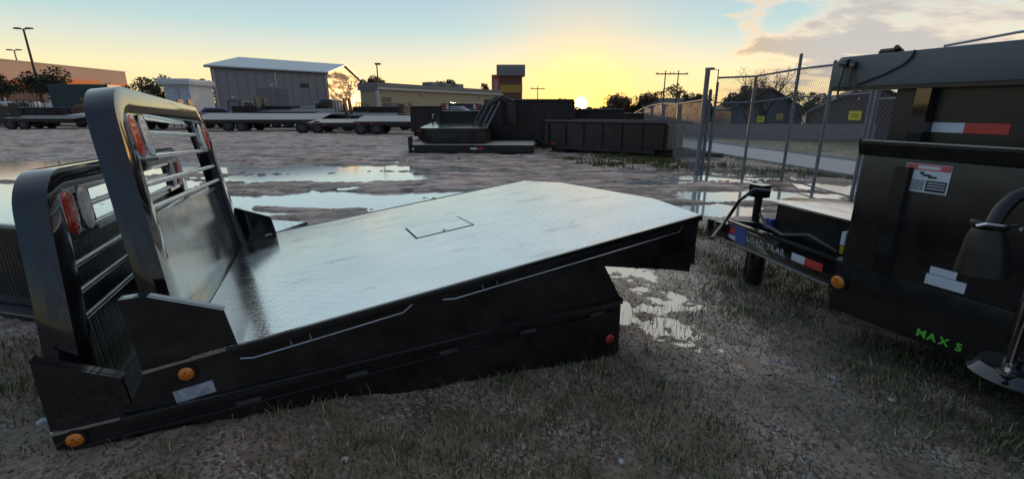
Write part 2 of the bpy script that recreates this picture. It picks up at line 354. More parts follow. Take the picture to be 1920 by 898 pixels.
def ground_mat():
    m = bpy.data.materials.new('wet_mud'); m.use_nodes = True; t = m.node_tree; b = t.nodes['Principled BSDF']; L = t.links.new
    N = t.nodes.new
    g = N('ShaderNodeNewGeometry'); sp = N('ShaderNodeSeparateXYZ'); L(g.outputs['Position'], sp.inputs[0])
    def noise(sc, det=6, ro=0.6, vec=None):
        n = N('ShaderNodeTexNoise'); n.inputs['Scale'].default_value = sc; n.inputs['Detail'].default_value = det; n.inputs['Roughness'].default_value = ro
        L(vec or g.outputs['Position'], n.inputs['Vector']); return n.outputs['Fac']
    def mr(v, a, b_, c, d):
        n = N('ShaderNodeMapRange'); n.interpolation_type = 'SMOOTHSTEP'; L(v, n.inputs[0])
        for i, k in enumerate((a, b_, c, d)): n.inputs[i + 1].default_value = k
        return n.outputs[0]
    def ma(op, a, b_):
        n = N('ShaderNodeMath'); n.operation = op
        for i, v in enumerate((a, b_)):
            if isinstance(v, (int, float)): n.inputs[i].default_value = v
            else: L(v, n.inputs[i])
        return n.outputs[0]
    def mix(f, a, b_):
        n = N('ShaderNodeMix'); n.data_type = 'RGBA'; L(f, n.inputs[0])
        for i, v in ((6, a), (7, b_)):
            if isinstance(v, tuple): n.inputs[i].default_value = (*v, 1)
            else: L(v, n.inputs[i])
        return n.outputs[2]
    _m0 = N('ShaderNodeMapping'); L(g.outputs['Position'], _m0.inputs[0]); _m0.inputs['Scale'].default_value = (0.55, 1.5, 1); mpf0 = _m0.outputs[0]
    n1 = noise(1.3); n2 = noise(9, 8); n3 = noise(60, 4)
    c = mix(mr(n1, .35, .65, 0, 1), (0.115, 0.068, 0.048), (0.33, 0.225, 0.17))
    c = mix(mr(n2, .35, .7, 0, .7), c, (0.44, 0.32, 0.245))
    c = mix(mr(n3, .55, .75, 0, .55), c, (0.42, 0.38, 0.34))
    # sandy churned clay along the track, coloured peach to stand for reflected sunset sky
    x, y, z = sp.outputs
    tx = ma('SUBTRACT', x, ma('ADD', 1.85, ma('MULTIPLY', y, -0.27)))
    tr = ma('MULTIPLY', mr(ma('ABSOLUTE', tx, 0), 0.2, 0.62, 1, 0), mr(y, 1.6, 2.7, 0.12, 1)); tr = ma('MULTIPLY', tr, mr(y, 4.3, 5.5, 1, 0))
    tr = ma('MULTIPLY', tr, mr(noise(5, 6), .34, .5, 0.35, 1))
    c = mix(tr, c, (0.80, 0.60, 0.46))
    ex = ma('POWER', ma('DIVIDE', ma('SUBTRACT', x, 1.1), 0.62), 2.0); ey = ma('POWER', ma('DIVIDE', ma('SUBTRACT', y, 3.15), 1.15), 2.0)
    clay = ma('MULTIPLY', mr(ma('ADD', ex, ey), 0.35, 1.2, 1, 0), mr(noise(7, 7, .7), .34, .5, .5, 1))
    c = mix(clay, c, (0.88, 0.67, 0.50)); tr = ma('MAXIMUM', tr, clay)  # reflected sky glow put into the pale clay's base colour
    vo = N('ShaderNodeTexVoronoi'); vo.inputs['Scale'].default_value = 85; L(g.outputs['Position'], vo.inputs['Vector'])
    vs_ = N('ShaderNodeSeparateColor'); L(vo.outputs['Color'], vs_.inputs[0])
    spk = ma('MULTIPLY', mr(vs_.outputs[0], .74, .80, 0, 1), mr(noise(3.3, 4), .42, .6, 0, .85)); c = mix(ma('MULTIPLY', spk, mr(y, 4, 7, 1, 0)), c, (0.50, 0.46, 0.42))
    spd = ma('MULTIPLY', mr(vs_.outputs[1], .70, .78, 0, .8), mr(y, 4, 7, 1, 0)); c = mix(spd, c, (0.035, 0.028, 0.022))
    # dark turf soil near the viewer, lawn verges past the fence
    turf = ma('MULTIPLY', mr(y, 2.0, 3.2, 0.6, 0), mr(noise(2.3), .38, .6, 0, 1)); c = mix(turf, c, (0.13, 0.105, 0.06))
    s = ma('ADD', x, ma('MULTIPLY', y, 0.13))
    verge = ma('MULTIPLY', mr(s, 8.5, 10.5, 0, 1), mr(noise(3.1), .3, .6, .45, 1)); c = mix(verge, c, (0.085, 0.10, 0.035))
    fg = ma('MULTIPLY', mr(y, 9.8, 10.6, 0, 1), ma('MULTIPLY', mr(x, 2.2, 3.8, 0, 1), mr(noise(1.6), .45, .55, 0, 1))); c = mix(fg, c, (0.10, 0.11, 0.03))
    yd = ma('MULTIPLY', mr(y, 4.5, 7, 0, 1), mr(s, 6, 8, 1, 0)); c = mix(ma('MULTIPLY', yd, mr(noise(2.1, 8, .7, mpf0), .44, .60, .0, 1.0)), c, (0.78, 0.55, 0.47))
    marg = ma('MULTIPLY', mr(z, -0.004, 0.022, 1, 0), ma('MULTIPLY', mr(y, 4.4, 5.5, 0, 1), mr(s, 6.5, 7.4, 1, 0))); c = mix(ma('MULTIPLY', marg, .75), c, (0.07, 0.05, 0.042))
    far = mr(y, 60, 110, 0, 1); c = mix(far, c, (0.07, 0.075, 0.045))
    L(c, b.inputs['Base Color'])
    wet = ma('MULTIPLY', mr(noise(0.8, 5), .4, .62, 0, 1), mr(z, 0.0, 0.05, 1.0, 0.25))
    dist = mr(y, 3.5, 7, 0.7, 1.0); wet = ma('MULTIPLY', wet, dist)
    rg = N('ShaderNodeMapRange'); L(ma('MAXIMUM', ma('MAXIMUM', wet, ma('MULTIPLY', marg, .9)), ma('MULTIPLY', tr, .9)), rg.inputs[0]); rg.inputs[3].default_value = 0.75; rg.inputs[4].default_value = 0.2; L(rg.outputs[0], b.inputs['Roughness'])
    b.inputs['Specular IOR Level'].default_value = 0.7
    bp = N('ShaderNodeBump'); bp.inputs['Strength'].default_value = 0.9; bp.inputs['Distance'].default_value = 0.02
    L(ma('ADD', ma('MULTIPLY', noise(24, 6, .7), 1.0), ma('MULTIPLY', n3, 0.5)), bp.inputs['Height']); mpf = N('ShaderNodeMapping'); L(g.outputs['Position'], mpf.inputs[0]); mpf.inputs['Scale'].default_value = (0.5, 1.3, 1)
    bf = N('ShaderNodeBump'); L(ma('MULTIPLY', yd, 0.9), bf.inputs['Strength']); bf.inputs['Distance'].default_value = 0.22
    L(noise(2.6, 7, .65, mpf.outputs[0]), bf.inputs['Height']); L(bp.outputs[0], bf.inputs['Normal']); L(bf.outputs[0], b.inputs['Normal'])
    return m
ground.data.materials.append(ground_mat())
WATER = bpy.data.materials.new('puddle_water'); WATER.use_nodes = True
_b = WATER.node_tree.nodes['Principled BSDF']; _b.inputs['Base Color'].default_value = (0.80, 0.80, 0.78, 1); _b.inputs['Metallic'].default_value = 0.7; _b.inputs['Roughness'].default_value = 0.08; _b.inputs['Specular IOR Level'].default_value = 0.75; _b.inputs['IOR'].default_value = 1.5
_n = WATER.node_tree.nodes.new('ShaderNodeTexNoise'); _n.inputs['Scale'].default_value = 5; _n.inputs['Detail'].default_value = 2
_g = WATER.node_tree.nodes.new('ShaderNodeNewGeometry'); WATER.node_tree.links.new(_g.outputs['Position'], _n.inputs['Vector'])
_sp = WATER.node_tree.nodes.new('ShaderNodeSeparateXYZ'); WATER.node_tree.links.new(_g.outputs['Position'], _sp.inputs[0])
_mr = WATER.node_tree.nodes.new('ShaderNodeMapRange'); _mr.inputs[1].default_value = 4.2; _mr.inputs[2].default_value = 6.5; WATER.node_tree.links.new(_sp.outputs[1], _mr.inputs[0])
_mx = WATER.node_tree.nodes.new('ShaderNodeMix'); _mx.data_type = 'RGBA'; _mx.inputs[6].default_value = (0.95, 0.74, 0.56, 1); _mx.inputs[7].default_value = (0.86, 0.84, 0.80, 1); WATER.node_tree.links.new(_mr.outputs[0], _mx.inputs[0]); WATER.node_tree.links.new(_mx.outputs[2], _b.inputs['Base Color'])   # reflected sunset peach painted into the track water's colour; paler grey in yard
_bp = WATER.node_tree.nodes.new('ShaderNodeBump'); _bp.inputs['Strength'].default_value = 0.03; _bp.inputs['Distance'].default_value = 0.02
WATER.node_tree.links.new(_n.outputs['Fac'], _bp.inputs['Height']); WATER.node_tree.links.new(_bp.outputs[0], _b.inputs['Normal'])
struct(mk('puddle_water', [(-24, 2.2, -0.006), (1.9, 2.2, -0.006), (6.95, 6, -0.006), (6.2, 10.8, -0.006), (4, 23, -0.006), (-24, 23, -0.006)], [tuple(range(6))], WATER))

# road beyond the fence
def along(s0, y): return s0 - 0.13 * y
def road_strip(name, s0, s1, z, m, y0=-30, y1=160, n=20):
    v = []; f = []
    for i in range(n + 1):
        y = y0 + (y1 - y0) * i / n
        v += [(along(s0, y), y, z), (along(s1, y), y, z)]
        if i: k = 2 * i; f.append((k - 2, k - 1, k + 1, k))
    return struct(mk(name, v, f, m))
ASPH = mat('pale_concrete_road', (0.42, 0.41, 0.41), 0.55, var=0.12, vscale=1.5)
road_strip('road', 14.8, 19.6, -1.04, ASPH)
KERB = mat('kerb_concrete', (0.36, 0.35, 0.33), 0.8)
for k, (a, b_) in enumerate(((14.66, 14.8), (19.6, 19.74))):
    v = []; f = []
    for i in range(21):
        y = -30 + 190 * i / 20
        v += [(along(a, y), y, -1.15), (along(b_, y), y, -1.15), (along(b_, y), y, -0.93), (along(a, y), y, -0.93)]
        if i:
            q = 4 * i
            for j in range(4): f.append((q - 4 + j, q - 4 + (j + 1) % 4, q + (j + 1) % 4, q + j))
    struct(mk('kerb', v, f, KERB))

# ------------------------------------------------------------------ skirted truck beds
def oval(cx, cy, w, h, n=8):
    r = w / 2; return [(cx + r * math.cos(a), cy + (h / 2 - r) + r * math.sin(a)) for a in np.linspace(0, math.pi, n)] + [(cx + r * math.cos(a), cy - (h / 2 - r) + r * math.sin(a)) for a in np.linspace(math.pi, 2 * math.pi, n)]
def lamp(root, m, rim, plane, c, w, h, t0, t1, name):
    """oval lamp: rim ring and lens"""
    o, i = oval(c[0], c[1], w, h), oval(c[0], c[1], w * 0.84, h * 0.94)
    part = MB().ring(o, i, plane, t0, t1).build(name, rim, root)
    MB().prism(oval(c[0], c[1], w * 0.83, h * 0.937), plane, t0, t0 + (t1 - t0) * 1.25).build('lens', m, part, bevel=0.005)
    for k in range(5):
        zz = c[1] - h * 0.32 + k * h * 0.16
        MB().box(t1 + 0.0031, t1 + 0.005, c[0] - w * 0.2, c[0] + w * 0.2, zz - 0.007, zz + 0.007).build('diode', m, part)
    return part
DEEPL = {'amber_lens': mat('deep_amber', (0.5, 0.09, 0.008), 0.3), 'red_reflector': mat('deep_red', (0.3, 0.01, 0.01), 0.3)}
def marker(root, m, c, y, r=0.028, sgn=-1, name='marker_lamp'):
    """round side marker: rim, lens, hub"""
    circ = lambda q: [(c[0] + q * math.cos(a), c[1] + q * math.sin(a)) for a in np.linspace(0, 2 * math.pi, 20, endpoint=False)]
    p = MB().ring(circ(r * 1.3), circ(r), 'xz', y, y + sgn * 0.010).build(name, DARKGAP, root)
    prof = [(1.0, 0.006), (0.92, 0.012), (0.72, 0.017), (0.42, 0.020), (0.16, 0.021)]
    v = []; f = []
    for k, (q, t) in enumerate(prof):
        v += [(a_, y + sgn * t, b_) for a_, b_ in circ(r * q)]
        if k: f += [((k - 1) * 20 + j, (k - 1) * 20 + (j + 1) % 20, k * 20 + (j + 1) % 20, k * 20 + j) for j in range(20)]
    f.append(tuple(range(80, 100)))
    mk('lens', v, f, m, p, smooth=True)
    for k in range(3):
        a_ = math.radians(90 + 120 * k); MB().cyl((c[0] + r * .34 * math.cos(a_), y + sgn * 0.018, c[1] + r * .34 * math.sin(a_)), (c[0] + r * .34 * math.cos(a_), y + sgn * 0.0216, c[1] + r * .34 * math.sin(a_)), r * .17, 8).build('diode', DEEPL[m.name], p)
    return p
def truck_bed(label, loc, rot, group, W=2.46, L=2.433, c=0.142, w=0.571, rack_h=1.06, rack_y=0.18, skirt=None, hatch=True, tread_bulk=False, markers=(), fine=True, bulk_h=0.48, bars=(0.873, 0.766, 0.65, 0.547), tie=((0.046, 0.709), (0.888, 2.278)), deckmat=None, rear_drop=0.30, nose=-0.30, rack_x=0.0, beam_end=1.6):
    root = thing('truck_bed', label, 'truck bed', loc, rot, group)
    # deck sheet
    poly = [(nose, 0.0), (L, 0.0), (L + c, w), (L + c, W - w), (L, W), (nose, W)]
    MB().prism(poly, 'xy', -0.012, 0.0).build('deck', deckmat or DECK, root)
    # skirts, both sides
    sk = skirt or [(nose, -0.012), (-0.39, -0.15), (1.84, -0.353), (1.756, -0.139), (2.2, -0.28), (2.336, -0.33), (L, -0.012)]
    MB().prism(sk, 'xz', 0.004, 0.018).build('side_skirt', SIDEBLK, root)
    MB().prism(sk, 'xz', W - 0.018, W - 0.004).build('side_skirt', SIDEBLK, root)
    # tapered tail panels
    d = -rear_drop
    def wall(p, q, name):
        p, q = Vector(p), Vector(q); n = Vector((-(q - p).y, (q - p).x)).normalized() * 0.016
        v = [(p.x, p.y, -0.012), (q.x, q.y, -0.012), (q.x + n.x, q.y + n.y, -0.012), (p.x + n.x, p.y + n.y, -0.012)]
        ins = 0.04
        v += [(a - ins, b, d) for a, b, _ in v]
        mk(name, v, [(0, 1, 2, 3), (7, 6, 5, 4), (0, 4, 5, 1), (1, 5, 6, 2), (2, 6, 7, 3), (3, 7, 4, 0)], SIDEBLK, root)
    wall((L - 0.001, 0.0185), (L + c - 0.001, w), 'tail_panel'); wall((L + c - 0.002, w + 0.001), (L + c - 0.002, W - w - 0.001), 'tail_panel'); wall((L + c - 0.001, W - w), (L - 0.001, W - 0.0185), 'tail_panel')
    for yy in (0.78, W - 0.86): box('frame_beam', BLACK2, root, nose + 0.02, beam_end, yy, yy + 0.08, -0.15, -0.0125)
    for k in range(4): box('cross_member', BLACK2, root, nose + 0.1 + k * 0.5, nose + 0.15 + k * 0.5, 0.02, W - 0.02, -0.075, -0.0128)
    for sgn, ye in ((-1, 0.0), (1, W)):
        o0, o1 = sorted((ye + sgn * 0.001, ye + sgn * 0.022))
        box('side_rail', BLACK, root, -0.02, L - 0.004, o0, o1, -0.030, 0.004, bevel=0.003)
        if fine:
            for (a, b_) in tie:
                yt = ye + sgn * 0.03
                tube('tie_rail', STEEL if sgn < 0 else BLACK, root, [(a - 0.03, ye + sgn * 0.004, -0.058), (a + 0.02, yt, -0.060), ((a + b_) / 2, yt, -0.058), (b_ - 0.04, yt, -0.054), (b_ + 0.01, ye + sgn * 0.008, -0.036)], 0.0036, 6)
                for xx in (a + 0.16, a + 0.235): box('tie_hook', BLACK if sgn > 0 else STEEL, root, xx, xx + 0.004, min(ye + sgn * 0.018, yt + sgn * 0.003), max(ye + sgn * 0.018, yt + sgn * 0.003), -0.062, -0.032)
        # gusset wing
        g = [(nose, 0.002), (nose + 0.01, 0.285), (-0.215, 0.277), (0.012, 0.150), (0.020, 0.002)]
        y0, y1 = (0.006, 0.020) if sgn < 0 else (W - 0.020, W - 0.006)
        gs = MB().prism(g, 'xz', y0, y1).build('gusset', BLACK, root)
        gi0, gi1 = (0.0215, 0.055) if sgn < 0 else (W - 0.055, W - 0.0215)
        MB().prism([(nose + 0.01, 0.286), (-0.214, 0.278), (0.013, 0.151), (0.006, 0.143), (-0.216, 0.270), (nose + 0.01, 0.278)], 'xz', gi0, gi1).build('gusset_flange', BLACK, gs)
    # headache rack: trapezoid frame with rounded shoulders
    f = rack_h / 1.06; mg = 0.125; x0, x1 = -0.297, -0.20
    O = [(rack_y, 0.003), (W - rack_y, 0.003), (W - rack_y - 0.19, rack_h), (rack_y + 0.19, rack_h)]
    I = [(rack_y + mg, 0.001 + 0.003), (W - rack_y - mg, 0.004), (W - rack_y - 0.18 - mg + 0.01, rack_h - 0.105), (rack_y + 0.18 + mg - 0.01, rack_h - 0.105)]
    Or = round_poly(O, [0, 0, 0.19, 0.19], 8); Ir = round_poly(I, [0, 0, 0.10, 0.10], 8)
    n = len(Or)
    rk = MB().ring(Or, Ir, 'yz', x0, x1)
    rack = rk.build('headache_rack', BLACK, root); rack.location.x = rack_x
    bm = bmesh.new(); bm.from_mesh(rack.data); bmesh.ops.remove_doubles(bm, verts=bm.verts, dist=1e-5); bmesh.ops.dissolve_degenerate(bm, edges=bm.edges, dist=1e-5)
    bm.normal_update()
    es = [e for e in bm.edges if len(e.link_faces) == 2 and e.calc_face_angle(0) > 1.0]
    bmesh.ops.bevel(bm, geom=es, offset=0.014, segments=3, profile=0.5, affect='EDGES', clamp_overlap=True)
    bm.to_mesh(rack.data); bm.free(); rack.data.shade_smooth(); rack.data.set_sharp_from_angle(angle=R(35))
    xi = (x0 + x1) / 2 + 0.03
    def inner_y(z): t = z / rack_h; return rack_y + mg + 0.17 * t
    for b_ in bars:
        z = b_ * f; y = inner_y(z) - 0.02
        tube('rack_bar', STEEL, rack, [(xi, y, z), (xi, W - y, z)], 0.013, 10)
    zb = bulk_h * f
    MB().prism([(rack_y + 0.06, 0.004), (W - rack_y - 0.06, 0.004), (W - inner_y(zb) + 0.02, zb), (inner_y(zb) - 0.02, zb)], 'yz', -0.278, -0.266).build('bulkhead', TREADBLK if tread_bulk else BULK, rack)
    box('bulkhead_rail', STEEL, rack, -0.284, -0.252, inner_y(zb), W - inner_y(zb), zb, zb + 0.022)
    zl = 0.855 * f
    for s in (0, 1):
        ya = inner_y(zl) - 0.045; yb = ya + 0.335
        if s: ya, yb = W - yb, W - ya
        pl = box('lamp_plate', BLACK, rack, -0.222, -0.208, ya, yb, zl - 0.11, zl + 0.115)
        yr, yw = (ya + 0.095, ya + 0.235) if not s else (yb - 0.095, yb - 0.235)
        lamp(rack, REDL, CHROME, 'yz', (yr, zl), 0.118, 0.19, -0.208, -0.196, 'tail_lamp')
        lamp(rack, WHTL, CHROME, 'yz', (yw, zl), 0.118, 0.19, -0.208, -0.196, 'reverse_lamp')
    if hatch:
        h = [(0.965, 1.035), (1.385, 1.035), (1.385, 1.43), (0.965, 1.43)]
        e = 0.012; hi = [(a + (e if a < 1.2 else -e), b_ + (e if b_ < 1.2 else -e)) for a, b_ in h]
        hp = MB().prism(hi, 'xy', 0.0002, 0.003).build('hatch', DECK, root)
        MB().ring(h, hi, 'xy', 0.0003, 0.0016).build('hatch_seam', DARKGAP, hp)
        MB().cyl((1.175, 1.08, 0.003), (1.175, 1.08, 0.005), 0.012).build('hatch_latch', DARKGAP, hp)
    for (mx, mz, m) in markers: marker(root, m, (mx, mz), 0.004)
    return root
YAW = R(23.89)
upper = truck_bed('black flatbed truck bed with wide silver deck, resting on top of the other', (-1.109, 1.632, 0.478), (R(-3.3), R(-7.36), YAW), 'stacked truck beds in the foreground', markers=((-0.172, -0.057, AMBER),))
st = MB().box(-0.235, -0.10, -0.0005, 0.0035, -0.165, -0.115).build('worn_sticker', SILV, upper)
lower_skirt = [(-0.225, -0.012), (-0.225, -0.34), (2.235, -0.362), (2.249, -0.012)]
lower = truck_bed('lower black truck bed on the grass, its rack behind the taller rack', (-1.441, 1.475, 0.277), (R(-1.5), R(-2.3), YAW), 'stacked truck beds in the foreground',
                  L=2.249, c=0.02, w=0.4, rack_h=0.90, rack_y=0.05, rack_x=0.075, skirt=lower_skirt, hatch=False, tread_bulk=True, markers=((-0.165, -0.045, AMBER), (2.17, -0.235, LEDR)), bulk_h=0.70, bars=(0.86, 0.76, 0.62, 0.5, 0.38), tie=(), rear_drop=0.355, nose=-0.225)
DIMST = mat('dull_steel_slot', (0.10, 0.10, 0.11), 0.4, metal=0.5)
for k in range(5):
    box('stake_pocket', DIMST, lower, 0.35 + k * 0.42, 0.44 + k * 0.42, -0.0265, -0.0225, -0.060, -0.043)
box('lower_rub_rail', BLACK, lower, -0.2, 2.2, -0.014, 0.003, -0.080, -0.068, bevel=0.002)

# third bed, seen at the left edge: tread plate headboard on a black sill
t3 = thing('truck_bed', 'black truck bed with tread plate headboard at the left edge', 'truck bed', (-3.05, 2.62, 0.2), (0, 0, R(-14)))
box('headboard', TREADBLK, t3, -2.2, 0.62, 0.0, 0.03, 0.02, 0.50)
tube('top_rail', BLACK, t3, [(-2.2, 0.015, 0.51), (0.62, 0.015, 0.51)], 0.022)
box('sill', BLACK, t3, -2.2, 0.72, -0.10, 0.06, -0.16, 0.015, bevel=0.01)
box('deck', DECK, t3, -2.2, 0.60, 0.04, 1.9, 0.10, 0.13)
box('skirt', BLACK2, t3, 0.60, 0.63, 0.04, 1.9, -0.16, 0.13)

# ------------------------------------------------------------------ dump trailer at the right
HD = R(21.5)
# local: X towards the tongue, Y away from the viewer, origin on the near side wall line
dt = thing('dump_trailer', 'tall black dump trailer with grey tarp housing and A-frame tongue', 'dump trailer', (2.5183, 0.992, 0), (0, 0, HD + R(90)))
# Y local after this rotation points to -b, so the body lies at negative Y
FX, BX, TW = 1.65, -2.6, -1.95
box('side_wall', BLACK2, dt, BX, FX, -0.04, -0.002, 0.53, 1.215, bevel=0.004)
box('side_wall', BLACK2, dt, BX, FX, TW, TW + 0.04, 0.53, 1.215, bevel=0.004)
box('front_wall', BLACK2, dt, FX - 0.04, FX - 0.001, TW + 0.041, -0.041, 0.53, 1.215)
box('rear_wall', BLACK2, dt, BX + 0.001, BX + 0.04, TW + 0.041, -0.041, 0.53, 1.215)
box('floor', BLACK2, dt, BX + 0.041, FX - 0.041, TW + 0.041, -0.041, 0.53, 0.57)
MB().prism([(0.012, 1.218), (0.03, 1.228), (0.03, 1.205), (0.010, 1.15), (-0.001, 1.14), (-0.06, 1.218)], 'yz', BX, FX + 0.02).build('top_rail', BLACK2, dt)
box('rail_trim', GALV, dt, BX, FX, 0.0302, 0.0322, 1.219, 1.225)
# raised side extension, set in a little
box('side_extension', BLACK2, dt, BX, FX - 0.06, -0.09, -0.065, 1.216, 1.50)
box('front_extension', BLACK2, dt, FX - 0.085, FX - 0.061, TW + 0.05, -0.091, 1.216, 1.50)
for k, px in enumerate((1.40, 0.55, -0.35, -1.25, -2.1)):
    MB().prism([(px, -0.0645), (px + 0.012, -0.012), (px + 0.075, -0.012), (px + 0.087, -0.0645)], 'xy', 1.217, 1.488).build('side_stake', BLACK, dt)
    MB().prism([(px, -0.0015), (px + 0.012, 0.018), (px + 0.075, 0.018), (px + 0.087, -0.0015)], 'xy', 0.532, 1.10).build('side_stake', BLACK2, dt)
# tarp housing across the top with its arm bracket, cord and bows
th_ = MB().prism([(1.90, 1.495), (1.90, 1.60), (1.86, 1.655), (BX, 1.655), (BX, 1.495)], 'xz', -0.16, 0.02).build('tarp_housing', GREYT, dt, bevel=0.008)
box('mesh_tarp', DKMESH, dt, BX, 1.86, TW + 0.1, -0.161, 1.60, 1.62)
box('housing_lip', BLACK2, th_, BX, 1.885, -0.10, 0.012, 1.478, 1.4945)
MB().box(1.80, 1.845, 0.0205, 0.05, 1.60, 1.64).box(1.76, 1.79, 0.0205, 0.045, 1.585, 1.625).build('arm_bracket', BLACK, th_, bevel=0.004)
tube('arm_hook', BLACK, th_, [(1.82, 0.04, 1.60), (1.825, 0.045, 1.50), (1.82, 0.045, 1.445), (1.78, 0.04, 1.43), (1.72, 0.02, 1.435)], 0.006, 8)
tube('arm_hook', BLACK, th_, [(1.775, 0.036, 1.60), (1.775, 0.036, 1.50)], 0.006, 8)
tube('tarp_cord', BLACK2, th_, [(1.50, 0.024, 1.655), (1.51, 0.026, 1.62), (1.54, 0.026, 1.59), (1.62, 0.026, 1.55), (1.74, 0.025, 1.505)], 0.005, 6)
MB().cyl((1.68, -0.02, 1.664), (1.61, -0.02, 1.664), 0.016, 10).cyl((1.60, -0.05, 1.66), (1.60, 0.0, 1.68), 0.012, 8).build('tarp_motor', BLACK2, th_, smooth=True)
tube('tarp_bow', GALV, dt, [(1.45, -0.10, 1.672), (1.2, -0.12, 1.70), (0.9, -0.14, 1.715), (0.4, -0.14, 1.72)], 0.006, 8)
# reflective tape, decals
box('reflective_tape', WHITE, dt, 1.275, 1.408, -0.0640, -0.0625, 1.272, 1.318, 0)
box('reflective_tape', REDV, dt, 1.115, 1.274, -0.0640, -0.0622, 1.272, 1.318, 0)
wd = box('warning_decal', WHITE, dt, 1.248, 1.438, -0.0018, -0.0005, 0.985, 1.122, 0)
box('header_band', PINKP, wd, 1.25, 1.436, -0.0004, 0.0006, 1.092, 1.12); box('header_print', WHITE, wd, 1.292, 1.385, 0.0007, 0.0012, 1.098, 1.114)
for (a, b_, c_, d_) in ((1.325, 1.36, 1.064, 1.074), (1.355, 1.372, 1.072, 1.084), (1.30, 1.335, 1.056, 1.066)): box('pictogram', PRINT, wd, a, b_, -0.0004, 0.0006, c_, d_)
box('text_panel', mat('grey_print', (0.28, 0.31, 0.36), 0.5, var=0.5, vscale=120), wd, 1.345, 1.430, -0.0004, 0.0006, 0.992, 1.045)
box('text_panel', PRINT, wd, 1.255, 1.338, -0.0004, 0.0006, 0.992, 1.045)
for k in range(3): box('text_line', WHITE, wd, 1.26, 1.33, 0.0007, 0.0012, 1.032 - k * 0.013, 1.036 - k * 0.013)
box('spec_decal', WHITE, dt, 1.128, 1.235, -0.0018, -0.0005, 0.600, 0.637, 0)
box('spec_decal', WHITE, dt, 1.085, 1.245, -0.0018, -0.0004, 0.545, 0.597, 0)
# lower body apron with the green lettering
box('apron', BLACK2, dt, BX, FX + 0.03, -0.045, -0.003, 0.235, 0.529, bevel=0.004)
box('apron', BLACK2, dt, BX, FX + 0.03, TW, TW + 0.04, 0.235, 0.529, bevel=0.004)
box('apron', BLACK2, dt, FX - 0.01, FX + 0.029, TW + 0.041, -0.046, 0.30, 0.529)
wm = Matrix(((-1, 0, 0, 0), (0, 0, 1, 0), (0, 1, 0, 0), (0, 0, 0, 1)))
letters('MAX 5', 0.054, GREENV, dt, Matrix.Translation((1.222, -0.0015, 0.268)) @ wm, bold=0.0018, gap=0.1)
# wheels under the body
for sy in (-0.25, TW + 0.02):
    for wx in (-0.6, -1.5):
        wv = MB().cyl((wx, sy, 0.34), (wx, sy + 0.22, 0.34), 0.34, 24).build('wheel', RUBBER, dt, bevel=0.03)
        MB().cyl((wx, sy + 0.05, 0.34), (wx, sy + 0.225, 0.34), 0.19, 18).build('rim', GALV, wv)
# A-frame tongue: near rail, far rail, coupler, jack, box
tip = Vector((2.69, -0.21)); nb = Vector((1.683, 0.0)); fb = Vector((1.683, TW + 0.0))
def rail(p, q, z0, z1, w, name, m):
    d = (q - p).normalized(); nrm = Vector((-d.y, d.x)) * w
    poly = [tuple(p), tuple(q), tuple(q - nrm), tuple(p - nrm)]
    return MB().prism(poly, 'xy', z0, z1).build(name, m, dt, bevel=0.004)
fb2 = Vector((1.683, -1.10))
nr = rail(tip, nb, 0.36, 0.53, -0.05, 'tongue_rail', BLACK); rail(tip + Vector((0, -0.08)), fb2, 0.362, 0.528, 0.05, 'tongue_rail', BLACK)
dv = (nb - tip).normalized(); nv = Vector((-dv.y, dv.x))
if nv.y < 0: nv = -nv
def on_rail(name, m, a0, a1, z0, z1, th, parent, base=0.0):
    p, q = tip + dv * a0 + nv * base, tip + dv * a1 + nv * base
    return MB().prism([tuple(p), tuple(q), tuple(q + nv * th), tuple(p + nv * th)], 'xy', z0, z1).build(name, m, parent)
on_rail('rail_flange', GALV, 0.0, 1.02, 0.362, 0.372, 0.012, nr, 0.0012); on_rail('rail_flange', BLACK, 0.0, 1.02, 0.52, 0.531, 0.010, nr, 0.0012)
on_rail('corner_decal', BLUEV, 0.02, 0.24, 0.39, 0.51, 0.0015, nr, 0.0008); on_rail('corner_decal', REDV, 0.03, 0.11, 0.44, 0.49, 0.0015, nr, 0.0025); on_rail('corner_decal', WHITE, 0.02, 0.12, 0.395, 0.425, 0.0015, nr, 0.0025)
on_rail('reflective_tape', WHITE, 0.70, 0.81, 0.425, 0.475, 0.0015, nr, 0.0008); on_rail('reflective_tape', REDV, 0.811, 0.95, 0.425, 0.475, 0.0015, nr, 0.0008)
tm = Matrix(((dv.x, 0, nv.x, 0), (dv.y, 0, nv.y, 0), (0, 1, 0, 0), (0, 0, 0, 1)))
pt = tip + dv * 0.25 + nv * 0.0015
letters('LOAD TRAIL', 0.064, SILV, nr, Matrix.Translation((pt.x, pt.y, 0.425)) @ tm, bold=0.0008, gap=0.1)
ml = marker(dt, AMBER, (1.645, 0.405), -0.002, r=0.04, sgn=1, name='marker_lamp')
box('front_sill', GALV, dt, 1.60, 1.682, -1.2, -0.01, 0.5295, 0.545)
# coupler, hitch lever and chain
MB().box(2.66, 2.80, -0.30, -0.18, 0.38, 0.50).build('coupler_plate', BLACK, dt, bevel=0.006)
MB().cyl((2.86, -0.24, 0.36), (2.86, -0.24, 0.50), 0.055, 14).box(2.78, 2.84, -0.27, -0.21, 0.40, 0.48).build('coupler', BLACK, dt, bevel=0.004)
tube('lever', BLACK, dt, [(2.53, 0.10, 0.45), (2.66, -0.14, 0.52), (2.66, -0.19, 0.58), (2.60, -0.20, 0.70), (2.52, -0.25, 0.80), (2.42, -0.30, 0.80)], 0.013, 8)
jk = MB().cyl((2.67, -0.485, 0.10), (2.67, -0.485, 0.70), 0.030, 14).build('jack', BLACK2, dt, smooth=True)
MB().cyl((2.67, -0.485, 0.0), (2.67, -0.485, 0.12), 0.034, 12).box(2.57, 2.77, -0.585, -0.385, 0.006, 0.02).build('jack_foot', BLACK2, jk)
